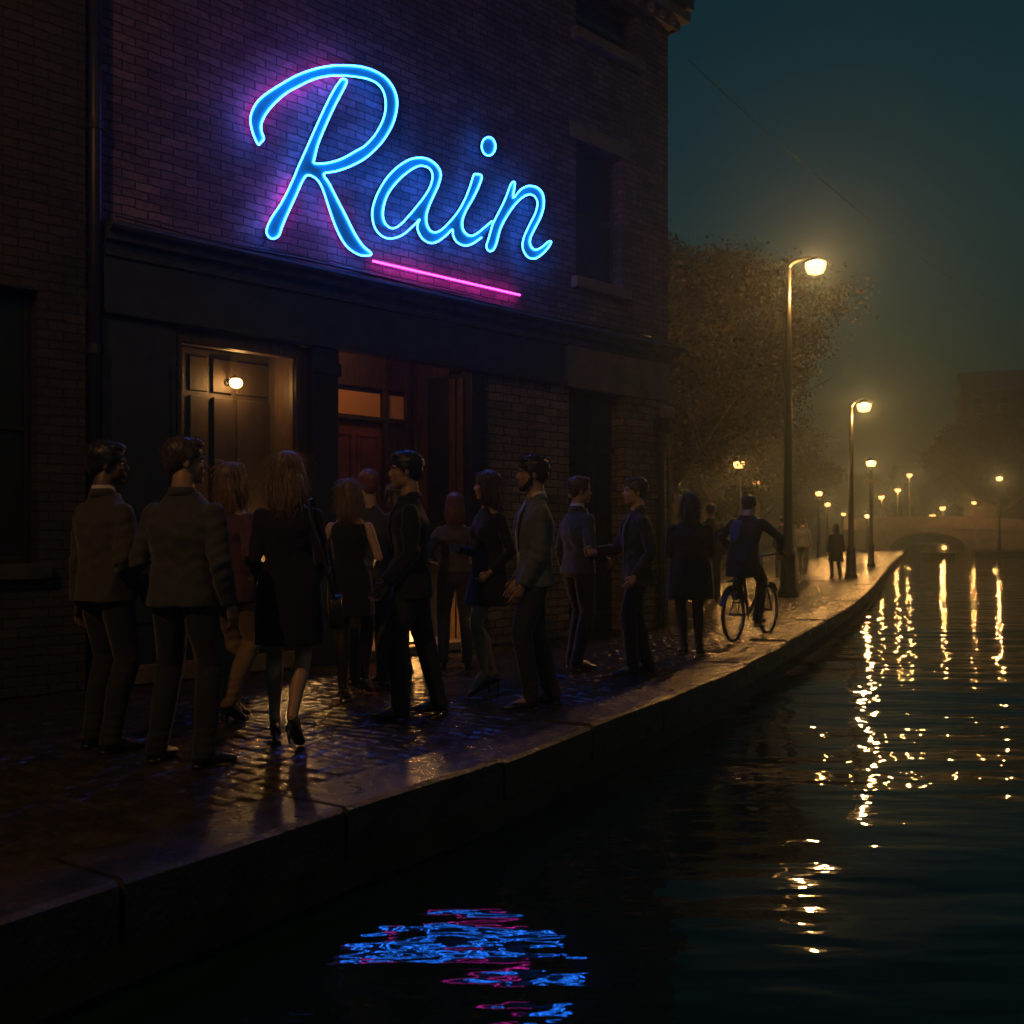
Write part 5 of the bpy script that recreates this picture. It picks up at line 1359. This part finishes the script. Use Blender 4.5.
# shoulder bag carried by the walking woman
BG_ = empty('shoulder_bag', ground(289, 747), R(6)); tag(BG_, 'small black shoulder bag at the hip of the woman walking away', 'bag')
b = MB(); b.rings([[(x, y, z) for (y, z) in ((-.11, .70), (-.13, .74), (-.13, .86), (-.11, .89), (.09, .89), (.11, .86), (.11, .74), (.09, .70))] for x in (.245, .255, .30, .31)]); b.build('bag_body', MT['leather'], BG_, True)
b = MB(); b.tube([(.275, -.13, .87), (.235, -.155, 1.02), (.185, -.158, 1.20), (.135, -.145, 1.34), (.12, -.08, 1.445), (.13, .0, 1.46), (.15, .08, 1.40), (.20, .16, 1.22), (.25, .17, 1.02), (.275, .11, .87)], [(.009, .003)] * 10, side=(1, 0, 0), n=6); b.build('strap', MT['leather'], BG_)

# ---------------------------------------------------------------- bicycle and rider
bp = Vector((2.86, 11.95, 0)); bd = Vector((.58, .81)).normalized(); brz = math.atan2(bd.y, bd.x) - math.pi / 2
BI = empty('bicycle', bp, brz); tag(BI, 'city bicycle being ridden away along the cobbled quay', 'bicycle')
WB = .53; wr_ = .315
for q in (1, -1):
    c = (0, q * WB, wr_ + .005)
    w_ = MB().torus(c, wr_ - .016, .017, (1, 0, 0), 48, 8).build('wheel', MT['rubber'], BI, True)
    MB().torus(c, wr_ - .038, .010, (1, 0, 0), 48, 6).build('rim', MT['steel'], w_, True)
    s_ = MB()
    for j in range(20):
        a = j * math.pi / 10; sx = .02 if j % 2 else -.02; s_.tube([(sx, c[1] + .02 * math.cos(a + .6), c[2] + .02 * math.sin(a + .6)), (0, c[1] + (wr_ - .04) * math.cos(a), c[2] + (wr_ - .04) * math.sin(a))], .0012, n=4)
    s_.build('spokes', MT['steel'], w_)
    MB().tube([(-.045, c[1], c[2]), (.045, c[1], c[2])], .018, n=10).build('hub', MT['steel'], w_, True)
    g = MB(); g.rings([[(-.03, c[1] + r * math.cos(a), c[2] + r * math.sin(a)) for r in (wr_ + .022, wr_ + .026)] + [(.03, c[1] + r * math.cos(a), c[2] + r * math.sin(a)) for r in (wr_ + .026, wr_ + .022)] for a in [R(20 + (100 if q > 0 else 140) * t / 14 + (20 if q > 0 else 0)) for t in range(15)]]); g.build('mudguard', MT['rubber'], BI)
f = MB(); bbk = (0, -.10, .30); st_ = (0, -.24, .80); hd1 = (0, .34, .80); hd0 = (0, .38, .64)
for a, b_, r_ in ((bbk, st_, .016), (st_, hd1, .014), (bbk, hd0, .018), (hd0, hd1, .019)): f.tube([a, b_], r_, n=10)
for q in (-1, 1):
    f.tube([(q * .01, -.10, .30), (q * .05, -WB, .32)], .009, n=8); f.tube([(q * .01, -.235, .78), (q * .05, -WB, .32)], .008, n=8); f.tube([(q * .035, .39, .62), (q * .05, .46, .45), (q * .05, WB, .32)], .011, n=8)
f.build('frame', MT['iron'], BI, True)
f = MB(); f.tube([hd1, (0, .32, .98)], .012, n=8); f.tube([(-.30, .16, 1.02), (-.26, .27, 1.03), (-.08, .32, .99), (.08, .32, .99), (.26, .27, 1.03), (.30, .16, 1.02)], .011, n=8); f.build('handlebar', MT['steel'], BI, True)
f = MB(); f.tube([(-.31, .13, 1.018), (-.295, .20, 1.022)], .016, n=8); f.tube([(.31, .13, 1.018), (.295, .20, 1.022)], .016, n=8); f.build('grips', MT['rubber'], BI, True)
f = MB(); f.tube([st_, (0, -.27, .90)], .012, n=8); f.build('seat_post', MT['steel'], BI, True)
f = MB(); f.tube([(0, -.39, .935), (0, -.33, .94), (0, -.24, .935), (0, -.11, .925)], [(.06, .02), (.08, .03), (.045, .024), (.016, .014)], side=(1, 0, 0), n=12); f.build('saddle', MT['leather'], BI, True)
f = MB(); f.torus((.035, -.10, .30), .085, .006, (1, 0, 0), 28, 6); f.tube([(.05, -.10, .30), (.06, -.03, .16)], .009, n=6); f.tube([(-.05, -.10, .30), (-.06, -.17, .44)], .009, n=6); f.build('crank', MT['steel'], BI, True)
for (x, y, z) in ((.11, -.03, .16), (-.11, -.17, .44)):
    f = MB(); f.box(x - .05, x + .05, y - .04, y + .04, z - .01, z + .01); f.build('pedal', MT['rubber'], BI, bevel=.003)
f = MB(); f.box(-.06, .06, -.78, -.40, .70, .712); f.tube([(.04, -.75, .70), (.05, -WB, .33)], .005, n=5); f.tube([(-.04, -.75, .70), (-.05, -WB, .33)], .005, n=5); f.build('luggage_rack', MT['iron'], BI)
rider = person(748, 640, 1.68, math.degrees(brz) + 90, 'cyclist in a dark jacket with a painted patch of blue light on the back riding away on the quay', None, loc=bp, top='jacket', topm='black', hem=.80, legm='jean', hairc='black',
    pelv=(0, -.27, .11), lean=(0, .16), hands=((-.31, .13, 1.06), (.31, .13, 1.06)), feet=((-.11, -.15, 0), (.11, -.01, 0)), feet3=((-.11, -.20, .55), (.11, -.06, .27)),
    fine=.008, facekids=False, collar=False, elbow_pole=((-1.2, -.3, -.3), (1.2, -.3, -.3)), palms=((0, 0, -1), (0, 0, -1)), curl=.8, width=1.08, knee_pole=((-.25, 1, .3), (.25, 1, .3)))
pb = MB(); pb.tube([(-.07, -.36, 1.16), (-.065, -.31, 1.30), (-.06, -.25, 1.41)], [(.05, .012), (.06, .014), (.05, .012)], side=(1, 0, 0), n=12)  # blue light on the rider's back, painted as a cloth patch
o = pb.build('blue_light_patch', F['blue'], rider, True)
